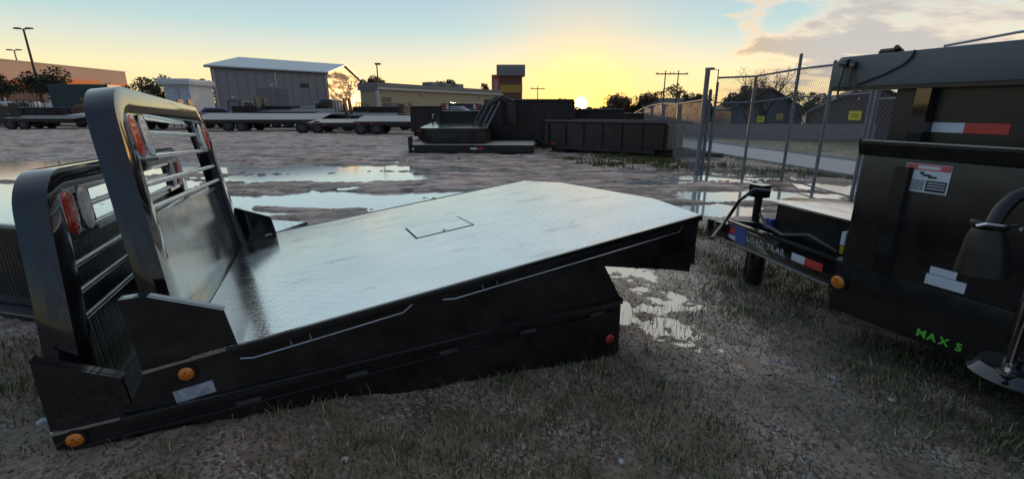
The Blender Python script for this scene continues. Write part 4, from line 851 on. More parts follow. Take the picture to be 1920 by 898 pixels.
# ------------------------------------------------------------------ buildings
GREYW = mat('grey_metal_siding', (0.21, 0.215, 0.23), 0.45, var=0.05); ROOFM = mat('pale_metal_roof', (0.42, 0.46, 0.5), 0.35, metal=0.3, var=0.06); SUNLITW = mat('sun_tinted_metal_siding', (0.66, 0.44, 0.22), 0.5, var=0.05); TRIM = mat('dark_trim', (0.05, 0.045, 0.04), 0.6)  # gable copy of the grey siding, low sun's orange painted into its colour
def shed(label, name, A, B, C, eave, peak, wm, em, rm, cat='building', rib=0.9):
    """A-B long front wall, B-C gable end; ridge parallel to A-B"""
    A, B, C = Vector(A), Vector(B), Vector(C); D = A + (C - B); c0 = B
    r = thing(name, label, cat, (c0.x, c0.y, 0)); 
    l = [p - c0 for p in (A, B, C, D)]
    def wl(nm, p, q, h, m): return mk(nm, [(p.x, p.y, 0), (q.x, q.y, 0), (q.x, q.y, h), (p.x, p.y, h)], [(0, 1, 2, 3)], m, r)
    wl('front_wall', l[0], l[1], eave, wm); wl('back_wall', l[2], l[3], eave, wm)
    mids = [(l[1] + l[2]) / 2, (l[3] + l[0]) / 2]
    for p, q, mid in ((l[1], l[2], mids[0]), (l[3], l[0], mids[1])):
        mk('gable_wall', [(p.x, p.y, 0), (q.x, q.y, 0), (q.x, q.y, eave), (mid.x, mid.y, peak), (p.x, p.y, eave)], [(0, 1, 2, 3, 4)], em, r)
    u = (l[1] - l[0]).normalized() * 0.35; w_ = (l[1] - l[2]).normalized() * 0.4
    for e0, e1, sg in ((l[0], l[1], 1), (l[3], l[2], -1)):
        a, b_ = e0 - u + w_ * sg, e1 + u + w_ * sg; m0, m1 = mids[1] - u, mids[0] + u; drop = 0.4 * (peak - eave) / ((l[1] - l[2]).length / 2)
        z = eave - drop + 0.05
        v = [(a.x, a.y, z), (b_.x, b_.y, z), (m1.x, m1.y, peak + 0.05), (m0.x, m0.y, peak + 0.05)]; v += [(x, y, zz + 0.12) for x, y, zz in v]
        ro = mk('roof', v, [(3, 2, 1, 0), (4, 5, 6, 7), (0, 1, 5, 4), (1, 2, 6, 5), (2, 3, 7, 6), (3, 0, 4, 7)], rm, r)
        mk('gutter', [(a.x, a.y, z - 0.12), (b_.x, b_.y, z - 0.12), (b_.x, b_.y, z - 0.002), (a.x, a.y, z - 0.002)], [(0, 1, 2, 3)], TRIM, ro)
    n = Vector(((l[1] - l[0]).y, -(l[1] - l[0]).x)).normalized()
    if (n.dot(-c0)) < 0: n = -n
    Ln = (l[1] - l[0]).length; k = int(Ln / rib); d = (l[1] - l[0]) / Ln
    for i in range(k):
        p = l[0] + d * (i + 0.5) * Ln / k; q = p + d * 0.07
        mk('siding_rib', [(p.x, p.y, 0), (q.x, q.y, 0), (q.x + n.x * .04, q.y + n.y * .04, 0), (p.x + n.x * .04, p.y + n.y * .04, 0), (p.x, p.y, eave - .2), (q.x, q.y, eave - .2), (q.x + n.x * .04, q.y + n.y * .04, eave - .2), (p.x + n.x * .04, p.y + n.y * .04, eave - .2)], [(0, 1, 5, 4), (1, 2, 6, 5), (2, 3, 7, 6), (3, 0, 4, 7), (4, 5, 6, 7)], wm, r)
    return r, l, n, d
mb_, ml_, mn, md = shed('grey metal warehouse with a pale gable roof and sunlit end', 'metal_warehouse', (-30.96, 50), (-22.44, 59), (-23.03, 72.7), 5.6, 7.0, GREYW, SUNLITW, ROOFM)
def opening(root, base, d, n, s0, s1, z0, z1, name, m, fr=None):
    p, q = base + d * s0, base + d * s1; o = n * 0.05
    w_ = mk(name, [(p.x + o.x, p.y + o.y, z0), (q.x + o.x, q.y + o.y, z0), (q.x + o.x, q.y + o.y, z1), (p.x + o.x, p.y + o.y, z1), (p.x, p.y, z0), (q.x, q.y, z0), (q.x, q.y, z1), (p.x, p.y, z1)], [(0, 1, 2, 3), (0, 4, 5, 1), (1, 5, 6, 2), (2, 6, 7, 3), (3, 7, 4, 0)], m, root)
    if fr:
        for (a, b_, c, e) in ((s0 - .06, s1 + .06, z1, z1 + .08), (s0 - .06, s1 + .06, z0 - .08, z0), (s0 - .08, s0, z0, z1), (s1, s1 + .08, z0, z1)):
            p, q = base + d * a, base + d * b_; o2 = n * 0.07
            mk('frame', [(p.x + o2.x, p.y + o2.y, c), (q.x + o2.x, q.y + o2.y, c), (q.x + o2.x, q.y + o2.y, e), (p.x + o2.x, p.y + o2.y, e), (p.x, p.y, c), (q.x, q.y, c), (q.x, q.y, e), (p.x, p.y, e)], [(0, 1, 2, 3), (0, 4, 5, 1), (1, 5, 6, 2), (2, 6, 7, 3), (3, 7, 4, 0)], fr, w_)
    return w_
LTR = mat('light_trim', (0.45, 0.45, 0.45), 0.5)
DOORM = mat('roll_door', (0.14, 0.15, 0.17), 0.5)
opening(mb_, ml_[0], md, mn, 1.2, 2.2, 0, 2.2, 'door', DOORM, TRIM); opening(mb_, ml_[0], md, mn, 4.2, 7.4, 0, 3.6, 'roll_up_door', DOORM, GREYW)
opening(mb_, ml_[0], md, mn, 9.0, 10.0, 3.8, 4.3, 'wall_vent', TRIM)
for s0 in (0.15, 6.2, 12.1):
    opening(mb_, ml_[0], md, mn, s0, s0 + .14, 0, 5.35, 'downspout', GALV)
opening(mb_, ml_[0], md, mn, 0.0, 12.3, 0.0, 0.0 + .9, 'wainscot', mat('dark_wainscot', (0.10, 0.105, 0.115), 0.6)); opening(mb_, ml_[0], md, mn, 2.6, 3.5, 1.2, 2.1, 'window', GLASS, LTR); opening(mb_, ml_[0], md, mn, 10.4, 11.3, 1.2, 2.1, 'window', GLASS, LTR)
opening(mb_, ml_[0], md, mn, 5.6, 5.95, 3.85, 4.15, 'wall_lamp', LTR); opening(mb_, ml_[0], md, mn, 1.55, 1.85, 2.5, 2.75, 'wall_lamp', LTR)
# beige low building
BEIGE = mat('beige_stucco', (0.40, 0.335, 0.22), 0.8, var=0.08); BAND = mat('grey_parapet', (0.20, 0.19, 0.19), 0.6); LBAND = mat('light_cornice', (0.5, 0.48, 0.45), 0.5)
A, B = Vector((-15.83, 57)), Vector((-1.97, 81)); d = (B - A).normalized(); n = Vector((d.y, -d.x)); bb = thing('low_shop_building', 'long low beige building with grey parapet behind the trailers', 'building', (A.x, A.y, 0))
Lb = (B - A).length; z0 = Vector((0, 0))
def slab(nm, m, s0, s1, o0, o1, za, zb, root):
    p = [d * s0 + n * o0, d * s1 + n * o0, d * s1 + n * o1, d * s0 + n * o1]
    return MB().prism([tuple(q) for q in p], 'xy', za, zb).build(nm, m, root)
slab('wall', BEIGE, 0, Lb, -3, 0, 0, 3.55, bb); slab('parapet', BAND, -0.2, Lb + .2, -3.2, 0.2, 3.551, 4.4, bb); slab('cornice', LBAND, -0.3, Lb + .3, 0.201, 0.35, 3.62, 3.85, bb); slab('corner_pier', LBAND, -0.25, 0.0, -0.2, 0.15, 0, 3.55, bb)
for k, (s0, s1, za, zb) in enumerate(((0.6, 2.2, 0, 2.1), (2.5, 3.2, 0, 2.1), (3.6, 4.3, 0, 2.1), (5.0, 5.7, 0, 2.1))): slab('door', mat('steel_door%d' % (k % 2), ((0.09, 0.11, 0.13), (0.16, 0.16, 0.17))[k % 2], 0.5), s0, s1, 0.001, 0.06, za, zb, bb)
slab('louvre', TRIM, 0.5, 2.0, 0.001, 0.1, 2.3, 2.4, bb); slab('louvre', TRIM, 0.5, 2.0, 0.001, 0.1, 2.6, 2.7, bb)
for s0 in (7.5, 21.0): slab('wall_lamp', REDV, s0, s0 + .35, 0.001, 0.12, 3.0, 3.25, bb)
for s0 in (11, 14, 17): slab('roof_unit', BAND, s0, s0 + 1.6, -2.6, -1.0, 4.401, 5.0, bb)
# tower sign of a restaurant
TY = mat('mustard_panel', (0.52, 0.30, 0.05), 0.6, var=0.05); TB = mat('brown_panel', (0.16, 0.08, 0.04), 0.6); TO = mat('orange_panel', (0.6, 0.12, 0.06), 0.6); TG = mat('grey_cap', (0.24, 0.23, 0.23), 0.6)
tw = thing('restaurant_tower', 'square restaurant tower with mustard panels and grey cap', 'tower', (0, 86, 0))
box('tower_cap', TG, tw, -2.7, 2.3, -1.2, 3.5, 7.0, 8.8, bevel=0.05); box('upper_panel', TB, tw, -2.0, 1.8, -0.6, 3.0, 5.5, 6.99); box('middle_panel', TY, tw, -2.05, 1.85, -0.66, 3.06, 4.2, 5.499); box('lower_panel', TB, tw, -2.0, 1.8, -0.6, 3.0, 0, 4.199)
box('side_panel', TO, tw, -3.6, -2.051, -0.3, 2.4, 0, 7.2); box('sign_mark', mat('pink_sign', (0.6, 0.3, 0.3), 0.5), tw, -3.2, -2.5, -0.34, -0.301, 4.6, 6.4)
# big store
SB = mat('store_stucco', (0.56, 0.40, 0.33), 0.8, var=0.05); SO = mat('store_orange_band', (0.62, 0.13, 0.02), 0.6, var=0.1); SD2 = mat('store_base', (0.22, 0.14, 0.11), 0.8)
so = thing('big_store', 'wide tan store with an orange band, far left behind trailers', 'store', (-83, 79, 0))
st_d = Vector((-1.4, 27)).normalized()
def sslab(nm, m, s0, s1, o0, o1, za, zb):
    q = Vector((st_d.y, -st_d.x)); p = [st_d * s0 + q * o0, st_d * s1 + q * o0, st_d * s1 + q * o1, st_d * s0 + q * o1]
    return MB().prism([tuple(v) for v in p], 'xy', za, zb).build(nm, m, so)
sslab('wall', SB, -45, 27.2, -40, 0, 5.0, 9.1); sslab('base_wall', SD2, -45, 27.2, -40, -0.05, 0, 4.999); sslab('parapet_cap', LBAND, -45.2, 27.4, -40.2, 0.15, 9.101, 9.25)
sslab('orange_band', SO, 11, 20, 0.001, 0.25, 5.6, 6.9); sslab('orange_band', SO, 22, 27.1, 0.001, 0.25, 5.4, 6.6); sslab('orange_band', SO, -20, 9, 0.001, 0.2, 4.9, 6.0)
for k in range(6): sslab('canopy_post', LBAND, -18 + k * 8, -17.6 + k * 8, 0.9, 1.3, 0, 4.9)
# houses past the road
def house(label, loc, rz, L, W, eave, peak, wcol, rcol):
    r = thing('house', label, 'house', loc, (0, 0, R(rz)), 'houses beyond the road')
    box('wall', wcol, r, -L / 2, L / 2, -W / 2, W / 2, 0, eave)
    for sg in (-1, 1): MB().prism([(sg * (W / 2 + .4), eave - .15), (0, peak), (0, peak + .15), (sg * (W / 2 + .4), eave)], 'yz', -L / 2 - .4, L / 2 + .4).build('roof', rcol, r)
    for x in (-L / 2, L / 2 - .05): MB().prism([(-W / 2, eave + .001), (W / 2, eave + .001), (0, peak - .16)], 'yz', x, x + .05).build('gable', wcol, r)
    k = max(2, int(L / 3))
    for i in range(k):
        x = -L / 2 + (i + .5) * L / k
        w_ = box('window', GLASS, r, x - .55, x + .55, -W / 2 - .03, -W / 2 - .001, 0.9, eave - .5)
        for (a, b_, c, e) in ((x - .65, x - .55, .8, eave - .4), (x + .55, x + .65, .8, eave - .4), (x - .549, x + .549, .8, .9), (x - .549, x + .549, eave - .5, eave - .4)): box('frame', WPAINT, w_, a, b_, -W / 2 - .06, -W / 2 - .0005, c, e)
    box('chimney', TRIM, r, L / 4, L / 4 + .6, .5, 1.1, eave, peak + .6)
    return r
BRK = mat('brown_brick', (0.12, 0.085, 0.08), 0.8, var=0.2, vscale=12); RF1 = mat('dark_shingle', (0.075, 0.07, 0.075), 0.8, var=0.2); GW = mat('grey_siding', (0.17, 0.165, 0.18), 0.7)
house('wide brown brick house with dark roof right of the thick gate post', (33.5, 46, -1.4), 62, 9, 8, 2.6, 4.9, BRK, RF1)
house('pale house with dark roof in the middle behind the gate', (27.5, 54, -1.4), 80, 8, 7, 2.7, 4.8, GW, RF1)
house('small brown house left behind the gate by the trees', (20.5, 62, -1.4), -6, 7, 7, 2.4, 4.0, BRK, RF1)
wf = thing('board_fence', 'weathered board fence in front of the houses past the road', 'fence', (15.6, 42.5, -1.33), (0, 0, R(-3)))
WB = mat('weathered_boards', (0.30, 0.27, 0.25), 0.85, var=0.25, vscale=3)
pbd = None
for k in range(110):
    if pbd is None: pbd = box('board', WB, wf, 0, 0.15, 0, 0.025, 0.05, 1.45); base_me = pbd.data
    else:
        o = bpy.data.objects.new('board', base_me); link(o, wf); o.location = (k * 0.158, 0, random.uniform(-.03, .03))
for z in (0.4, 1.1): box('fence_rail', WB, wf, 0, 17.4, 0.026, 0.08, z, z + .1)

# ------------------------------------------------------------------ poles
def light_pole(label, loc, h, r=0.09, heads=2):
    p = thing('light_pole', label, 'light pole', loc); MB().cyl((0, 0, 0), (0, 0, h), r * 1.4, 10, r * 0.8).build('pole', TRIM, p, smooth=True)
    for s in ([-1, 1] if heads == 2 else [-1]):
        MB().tube([(0, 0, h - .1), (s * .6, 0, h)], r * .5, 6).build('arm', TRIM, p); box('lamp_head', TRIM, p, *sorted((s * .5, s * 1.3)), -.25, .25, h - .05, h + .15)
light_pole('tall parking lot light pole standing before the orange-banded store', (-73.5, 75, 0), 13, 0.16); light_pole('farther shorter light pole left of the tall one', (-96, 95, 0), 12.3, 0.12)
for (x, y, h, lb) in ((14.2, 45, 5.0, 'left one of two thin utility poles right of the sun'), (15.4, 45, 5.0, 'right one of two thin utility poles, right of the sun'), (3.2, 60, 4.1, 'thin short pole between the sun and dark hedge')):
    p = thing('utility_pole', lb, 'utility pole', (x, y, gz(x, y)), group='utility poles along the road')
    hh = h - gz(x, y) - (0 if h < 4.5 else 0.2); MB().cyl((0, 0, -.1), (0, 0, hh), .07, 8, .05).build('pole', TRIM, p); box('cross_arm', TRIM, p, -.9, .9, -.05, .05, hh - .35, hh - .25)
    for xx in (-.8, .72): MB().cyl((xx + .04, 0, hh - .25), (xx + .04, 0, hh - .1), .04, 6).build('insulator', GALV, p)
light_pole('slim street lamp behind the chain-link gate', (21.2, 50, -1.3), 6.6, 0.06, heads=1)
gl = thing('light_pole', 'thin pole standing left of the beige building', 'light pole', (-16.6, 60, 0)); MB().cyl((0, 0, 0), (0, 0, 6.6), .1, 8, .07).build('pole', TRIM, gl); box('lamp_head', TRIM, gl, -.2, .5, -.15, .15, 6.6, 6.8)

# ------------------------------------------------------------------ trees
BARK = mat('bark', (0.06, 0.045, 0.035), 0.9)
LEAVES = [mat('dark_leaves', (0.035, 0.045, 0.02), 0.7, var=0.4, vscale=1.5), mat('olive_leaves', (0.065, 0.06, 0.03), 0.7, var=0.4, vscale=1.5), mat('russet_leaves', (0.10, 0.06, 0.03), 0.7, var=0.35, vscale=1.5)]
def leaf_mesh(n, fn, size):
    v = np.zeros((n * 4, 3)); 
    P = fn(n); a = rng.normal(size=(n, 3)); a /= np.linalg.norm(a, axis=1)[:, None]; b = np.cross(a, rng.normal(size=(n, 3))); b /= np.linalg.norm(b, axis=1)[:, None]
    s = size * rng.uniform(.5, 1.3, n)[:, None]
    v[0::4] = P - a * s; v[1::4] = P - b * s * .5; v[2::4] = P + a * s; v[3::4] = P + b * s * .5
    return v, np.arange(n * 4).reshape(-1, 4)
def tree(label, loc, h, rad, kind=0, n=1400, leaf=0.22, group=None, base=0.3, bare=False, name='tree'):
    t = thing(name, label, 'tree', loc, group=group); mb = MB(); tips = []
    def branch(p, d, ln, r, dep):
        q = p + d * ln; mid = (p + q) / 2 + Vector((random.uniform(-1, 1), random.uniform(-1, 1), 0)) * ln * .06
        mb.tube([p, mid, q], r, 5 if dep else 7, True, r * .6)
        if dep >= (4 if bare else 2): tips.append(q); return
        for k in range(3 if dep else 5):
            e = (d + Vector((random.uniform(-1, 1), random.uniform(-1, 1), random.uniform(-.15, .6))) * .75).normalized()
            branch(p.lerp(q, random.uniform(.6, 1)), e, ln * random.uniform(.55, .8), r * .5, dep + 1)
    branch(Vector((0, 0, -.2)), Vector((random.uniform(-.05, .05), random.uniform(-.05, .05), 1)).normalized(), h * (base + .12), h * .02 + .03, 0)
    mb.build('trunk', BARK, t)
    nb_ = 14; cen = np.array([[random.gauss(0, rad * .42), random.gauss(0, rad * .42), h * (base + (1 - base) * random.uniform(.2, .85))] for _ in range(nb_)]); rr = np.array([rad * random.uniform(.2, .48) for _ in range(nb_)])
    def fn(m):
        k = rng.integers(0, nb_, m); u = rng.normal(size=(m, 3)); u /= np.linalg.norm(u, axis=1)[:, None]
        return cen[k] + u * (rr[k] * rng.uniform(.35, 1.08, m) ** .6)[:, None] * np.array([1, 1, .8])
    if bare:
        tp = np.array([tuple(q) for q in tips]); 
        fn = lambda m: tp[rng.integers(0, len(tp), m)] + rng.normal(size=(m, 3)) * .18
    v, f = leaf_mesh(int(n * 2.2), fn, leaf * .62); me = bpy.data.meshes.new('crown'); me.from_pydata(v.tolist(), [], f.tolist()); me.materials.append(LEAVES[kind]); me.update(); link(bpy.data.objects.new('crown', me), t)
    return t
tree('round dark tree at far left in front of the store wall', (-58.5, 61, 0), 6.2, 3.2, 0, 2200, .3, 'trees at the left of the yard')
tree('dark tree at the very left image edge by the white vans', (-66, 62, 0), 6.4, 3.0, 0, 2000, .3, 'trees at the left of the yard')
for i, (x, hgt, rad) in enumerate(((-77, 7.6, 4.5), (-71, 7.9, 4.6), (-65, 7.2, 4.2))):
    tree(['leftmost dark tree in the clump right of the store', 'middle dark tree in the clump right of the store', 'rightmost dark tree in the clump by the white box trailer'][i], (x, 100, 0), hgt, rad, 0, 1800, .4, 'tree clump beside the store', .15)
tree('russet tree between the warehouse and the beige building', (-19.0, 66, 0), 6.2, 1.8, 2, 1100, .22); tree('small bare-topped tree left of the beige building', (-21.0, 76, 0), 6.6, 1.6, 1, 700, .2)
tree('round tree showing over the beige building roof', (-11.5, 88, 0), 7.0, 1.8, 1, 900, .3); tree('small tree over the roof just left of the tower', (-5.2, 92, 0), 6.4, 1.8, 1, 700, .3)
for i, (x, y, hh, rad, kd) in enumerate(((13.2, 62, 3.6, 2.6, 2), (15.6, 63, 4.0, 2.6, 0), (18, 62, 3.7, 2.4, 2), (22.5, 66, 5.0, 2.8, 0), (7.5, 75, 3.0, 2.6, 1))):
    tree(['low russet hedge tree just right of the sun', 'dark hedge tree second right of the sun', 'russet hedge tree left of the utility poles', 'dark tree right of the utility poles behind the fence', 'faint low olive tree directly under the sun glow'][i], (x, y, gz(x, y)), hh - gz(x, y) * 0.8, rad, kd, 1300, .26, 'trees along the road', .08)
for i, (x, y, hh) in enumerate(((23.5, 47, 7.6), (26.5, 50, 8.4), (29.5, 54, 8.6))):
    tree(['left bare tree behind the chain-link gate', 'middle bare tree behind the chain-link gate', 'right bare tree behind gate beside the dump trailer'][i], (x, y, -1.4), hh, 2.2, 2, 700, .10, 'bare winter trees behind the gate', .22, True, 'bare_tree')
tree('dark evergreen in front of the grey-sided house gable', (29.6, 47.5, -1.4), 4.6, 1.7, 0, 1300, .2)
tree('dark evergreen at the left end of the board fence', (17.2, 46, -1.35), 4.2, 2.2, 0, 1400, .22)
tree('dark tree beside the small brown house', (21.5, 55, -1.35), 5.0, 2.0, 0, 1200, .22)
tree('dark tree between the houses behind the gate', (24.8, 52, -1.35), 5.4, 1.9, 0, 1200, .22)

def wood_pts(m):
    x = rng.uniform(-190, 260, m); hh = 2.2 + 2.6 * (fbm(x * .06, x * 0 + 3, 7) + .5) + 1.2 * (fbm(x * .4, x * 0, 8) + .5)
    return np.stack([x, 185 + rng.uniform(-4, 4, m), rng.random(m) ** .7 * hh - 0.6 - 1.0 * (x > 20)], -1)
_v, _f = leaf_mesh(16000, wood_pts, 0.75); _me = bpy.data.meshes.new('distant_wood'); _me.from_pydata(_v.tolist(), [], _f.tolist()); _me.materials.append(LEAVES[0]); _me.update()
tag(link(bpy.data.objects.new('distant_wood', _me)), 'low dark line of far-off woods along the horizon', 'woods', None, 'stuff')

# ------------------------------------------------------------------ grass, gravel, stones
def col_attr_mat(name, rough=0.8):
    m = bpy.data.materials.new(name); m.use_nodes = True; b = m.node_tree.nodes['Principled BSDF']; a = m.node_tree.nodes.new('ShaderNodeAttribute'); a.attribute_name = 'tint'
    m.node_tree.links.new(a.outputs['Color'], b.inputs['Base Color']); b.inputs['Roughness'].default_value = rough; b.inputs['Specular IOR Level'].default_value = 0.25
    return m
def grass(name, label, pts, hmin, hmax, pal, width=0.0035, lean=0.6):
    n = len(pts); x, y = pts[:, 0], pts[:, 1]; z = terrain(x, y)
    h = rng.uniform(hmin, hmax, n) * (0.6 + 0.8 * rng.random(n)); a = rng.uniform(0, 2 * np.pi, n); ln = h * rng.uniform(0.1, lean + .3, n)
    dx_, dy_ = np.cos(a), np.sin(a); w = width * rng.uniform(.6, 1.4, n); a2 = rng.uniform(0, 2 * np.pi, n); wx, wy = np.cos(a2) * w, np.sin(a2) * w
    V = np.zeros((n, 5, 3))
    V[:, 0] = np.stack([x - wx, y - wy, z - .005], -1); V[:, 1] = np.stack([x + wx, y + wy, z - .005], -1)
    V[:, 2] = np.stack([x + dx_ * ln * .35 + wx * .7, y + dy_ * ln * .35 + wy * .7, z + h * .6], -1); V[:, 3] = np.stack([x + dx_ * ln * .35 - wx * .7, y + dy_ * ln * .35 - wy * .7, z + h * .6], -1)
    V[:, 4] = np.stack([x + dx_ * ln, y + dy_ * ln, z + h * .95], -1)
    k = np.arange(n)[:, None] * 5
    q = (k + np.array([0, 1, 2, 3])); t = (k + np.array([3, 2, 4]))
    me = bpy.data.meshes.new(name); me.vertices.add(n * 5); me.vertices.foreach_set('co', V.ravel())
    loops = np.concatenate([q.ravel(), t.ravel()]); me.loops.add(len(loops)); me.loops.foreach_set('vertex_index', loops)
    ls = np.concatenate([np.arange(n) * 4, n * 4 + np.arange(n) * 3]); lt = np.concatenate([np.full(n, 4), np.full(n, 3)])
    me.polygons.add(2 * n); me.polygons.foreach_set('loop_start', ls); me.polygons.foreach_set('loop_total', lt); me.update(calc_edges=True)
    pal = np.array(pal); c = pal[rng.integers(0, len(pal), n)] * rng.uniform(.6, 1.35, (n, 1)); C = np.ones((n, 5, 4)); C[:, :, :3] = c[:, None]
    at = me.color_attributes.new('tint', 'FLOAT_COLOR', 'POINT'); at.data.foreach_set('color', C.ravel())
    me.materials.append(GRASSM); o = link(bpy.data.objects.new(name, me)); return tag(o, label, 'grass', None, 'stuff')
GRASSM = col_attr_mat('grass_blades')
def scatter(n, x0, x1, y0, y1, dens):
    x = rng.uniform(x0, x1, n); y = rng.uniform(y0, y1, n); k = rng.random(n) < dens(x, y); return np.stack([x[k], y[k]], -1)
def near_dens(x, y):
    patch = sst(fbm(x * 2.1, y * 2.1, 41) + 0.5, 0.44, 0.60) * (0.35 + 0.65 * sst(fbm(x * 9, y * 9, 44) + .5, .38, .6))
    track = np.exp(-((x - (1.85 - 0.27 * y)) / 0.5) ** 4)
    return np.clip(patch * (1 - 0.93 * track) * (1 - 0.5 * sst(y, 2.5, 4.5)) + 0.05 * (1 - track), 0, 1) * (1 - sst(np.hypot(x, y), 3.6, 5.2))
STRAW = [(0.38, 0.33, 0.19), (0.16, 0.20, 0.09), (0.09, 0.12, 0.06), (0.56, 0.46, 0.30), (0.26, 0.21, 0.14), (0.13, 0.17, 0.07)]
grass('short_grass', 'short dull winter grass over the foreground ground', scatter(260000, -4.2, 4.6, 0.7, 4.6, near_dens), 0.012, 0.045, STRAW, 0.0022)
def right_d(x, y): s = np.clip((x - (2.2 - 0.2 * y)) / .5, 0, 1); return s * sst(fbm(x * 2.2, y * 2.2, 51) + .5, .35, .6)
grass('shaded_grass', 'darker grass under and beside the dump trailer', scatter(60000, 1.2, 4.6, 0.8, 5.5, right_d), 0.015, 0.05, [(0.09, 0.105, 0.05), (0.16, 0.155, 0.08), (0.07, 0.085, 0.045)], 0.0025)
def tuft(x, y): return sst(fbm(x * 3.1, y * 3.1, 61) + .5, .58, .68)
grass('matted_straw', 'flat matted straw and dead blades lying over the soil', scatter(90000, -4.2, 4.6, 0.7, 4.6, lambda x, y: near_dens(x, y) * sst(fbm(x * 2.6, y * 2.6, 55) + .5, .3, .6)), 0.003, 0.007, [(0.50, 0.43, 0.32), (0.36, 0.30, 0.2), (0.24, 0.20, 0.13), (0.14, 0.12, 0.085)], 0.0018, 9.0)
grass('dry_tufts', 'taller pale dry tufts standing among the short grass', scatter(26000, -2.6, 3.2, 0.9, 3.4, lambda x, y: tuft(x, y) * .55), 0.03, 0.085, [(0.26, 0.21, 0.12), (0.18, 0.14, 0.08), (0.22, 0.13, 0.07)], 0.0018)
grass('fence_weeds', 'green weeds along the foot of the fence and low trailer', scatter(60000, 1.0, 8.5, 9.6, 17.5, lambda x, y: sst(fbm(x * .8, y * .8, 71) + .5 - .12 * sst(-x, -2.2, -1.0), .42, .64) * sst(fbm(x * 4, y * 4, 72) + .5, .35, .6) * .8), 0.03, 0.12, [(0.10, 0.12, 0.03), (0.13, 0.12, 0.05), (0.07, 0.09, 0.025)], 0.008)
grass('tongue_weeds', 'yellow-green weeds under the trailer tongue', scatter(5000, 1.3, 2.5, 3.6, 5.2, lambda x, y: sst(fbm(x * 2, y * 2, 81) + .5, .42, .6) * .8), 0.03, 0.08, [(0.15, 0.15, 0.03), (0.10, 0.12, 0.03)], 0.004)
def clump(x, y): 
    q = np.zeros_like(x)
    for cx, cy, r_ in ((-1.2, 1.25, .10), (-.75, 1.36, .12), (-.25, 1.5, .1), (.15, 1.75, .09), (-.35, 1.72, .08), (.62, 1.5, .12), (.9, 1.75, .1), (.75, 2.05, .12), (1.75, 1.75, .14), (2.1, 1.6, .16), (1.85, 2.25, .12), (1.0, 1.35, .12), (.3, 1.35, .1), (2.6, 2.0, .2), (-1.9, 1.35, .1), (1.6, 2.9, .14), (1.75, 3.4, .16), (-.05, 2.05, .1), (.45, 2.2, .1)):
        q = np.maximum(q, np.exp(-((x - cx) ** 2 + (y - cy) ** 2) / (r_ * .6) ** 2))
    return q
grass('weed_clumps', 'green weed clumps rising out of the foreground grass', scatter(60000, -2.4, 3.2, 1.0, 3.8, lambda x, y: clump(x, y) * .7), 0.02, 0.055, [(0.10, 0.15, 0.05), (0.14, 0.18, 0.07), (0.07, 0.11, 0.04), (0.22, 0.20, 0.10)], 0.0035, 0.9)
# gravel as one mass
def gravel(name, label, pts, smin, smax, cols):
    n = len(pts); base = np.array([(1, 0, 0), (-1, 0, 0), (0, 1, 0), (0, -1, 0), (0, 0, .7), (0, 0, -.5)], float); fs = np.array([(0, 2, 4), (2, 1, 4), (1, 3, 4), (3, 0, 4), (2, 0, 5), (1, 2, 5), (3, 1, 5), (0, 3, 5)])
    z = terrain(pts[:, 0], pts[:, 1]); s = rng.uniform(smin, smax, n) ** 1.0; a = rng.uniform(0, 6.28, n); ca, sa = np.cos(a), np.sin(a)
    v = base[None] * rng.uniform(.6, 1.3, (n, 6, 1)) * np.stack([s, s * rng.uniform(.5, 1, n), s * rng.uniform(.4, .8, n)], -1)[:, None]
    V = np.stack([v[..., 0] * ca[:, None] - v[..., 1] * sa[:, None] + pts[:, 0, None], v[..., 0] * sa[:, None] + v[..., 1] * ca[:, None] + pts[:, 1, None], v[..., 2] + z[:, None] + s[:, None] * .2], -1)
    F = (np.arange(n)[:, None, None] * 6 + fs[None]).reshape(-1, 3)
    me = bpy.data.meshes.new(name); me.vertices.add(n * 6); me.vertices.foreach_set('co', V.ravel()); me.loops.add(F.size); me.loops.foreach_set('vertex_index', F.ravel())
    me.polygons.add(len(F)); me.polygons.foreach_set('loop_start', np.arange(len(F)) * 3); me.polygons.foreach_set('loop_total', np.full(len(F), 3)); me.update(calc_edges=True)
    cols = np.array(cols); c = cols[rng.integers(0, len(cols), n)] * rng.uniform(.7, 1.3, (n, 1)); C = np.ones((n, 6, 4)); C[:, :, :3] = c[:, None]
    at = me.color_attributes.new('tint', 'FLOAT_COLOR', 'POINT'); at.data.foreach_set('color', C.ravel()); me.materials.append(GRAVM); o = link(bpy.data.objects.new(name, me)); return tag(o, label, 'gravel', None, 'stuff')
GRAVM = col_attr_mat('gravel_stone', 0.75)
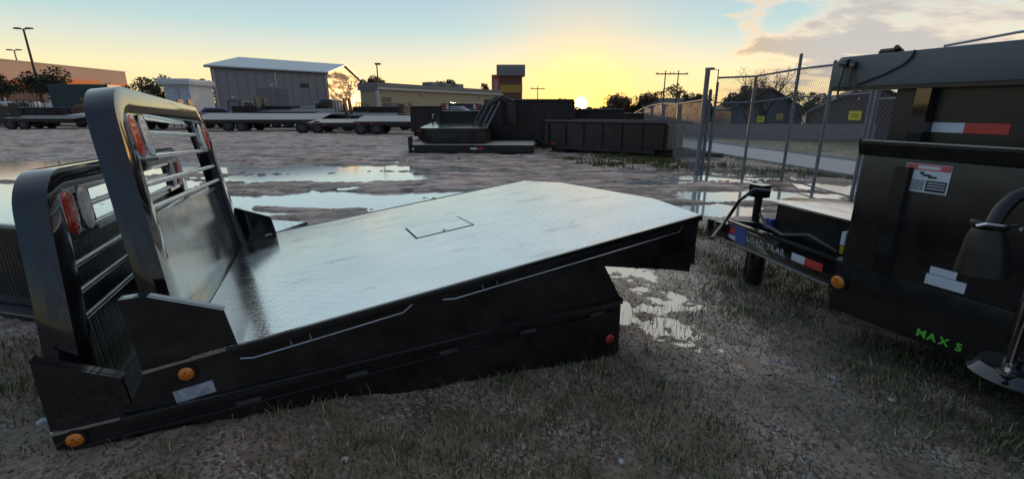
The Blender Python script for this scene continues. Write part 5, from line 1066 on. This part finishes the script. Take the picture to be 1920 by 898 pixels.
gravel('gravel', 'loose gravel and clods scattered over the foreground', scatter(30000, -4, 4.6, 0.7, 5, lambda x, y: sst(fbm(x * 1.3, y * 1.3, 91) + .5, .4, .66) * .8), .003, .011, [(0.14, 0.12, 0.10), (0.22, 0.2, 0.18), (0.09, 0.075, 0.065), (0.33, 0.32, 0.31)])
def rs(x, y): return np.exp(-((y - (2.35 - .33 * x)) / .28) ** 2) * .6
gravel('pale_gravel', 'pale gravel strewn in the grass at lower right', scatter(1100, 1.2, 3.2, .9, 2.4, rs), .004, .012, [(0.5, 0.52, 0.55), (0.4, 0.41, 0.42)])
STONE = mat('pale_stone', (0.46, 0.48, 0.5), 0.7, var=0.2, vscale=20)
def stone(label, x, y, s, fl=.6):
    bm = bmesh.new(); bmesh.ops.create_icosphere(bm, subdivisions=2, radius=s)
    for v in bm.verts:
        q = v.co.normalized(); k = 1 + .28 * math.sin(q.x * 3.1 + x * 9) * math.cos(q.y * 2.7 + y * 7) + random.uniform(-.07, .07); v.co = Vector((q.x * s * k * 1.25, q.y * s * k, q.z * s * k * fl))
    me = bpy.data.meshes.new('stone'); bm.to_mesh(me); bm.free(); me.materials.append(STONE); o = link(bpy.data.objects.new('stone', me)); o.location = (x, y, gz(x, y) + s * .25); o.rotation_euler.z = random.uniform(0, 3); tag(o, label, 'stone', 'loose pale stones in the foreground')
STN = [('largest pale stone at the bottom left corner', 25, 865, .018), ('pale stone in the grass right of the mud track', 1605, 716, .016), ('pale stone near the bottom right of the mud track', 1190, 871, .012), ('small pale stone in the mid foreground grass', 988, 850, .009), ('pale stone on the bottom edge left of center', 606, 890, .012), ('pale stone below the orange front marker of the stacked beds', 1728, 761, .014)]
STN[5] = ('pale stone among gravel at lower right, below the green lettering', 1728, 761, .014)
SPOT = {0: (-1.87, 1.56), 1: (1.68, 2.12), 2: (0.43, 1.50), 3: (0.05, 1.56), 4: (-0.62, 1.42), 5: (1.83, 1.92)}
for i, (lb, _, _, s) in enumerate(STN): stone(lb, *SPOT[i], s)
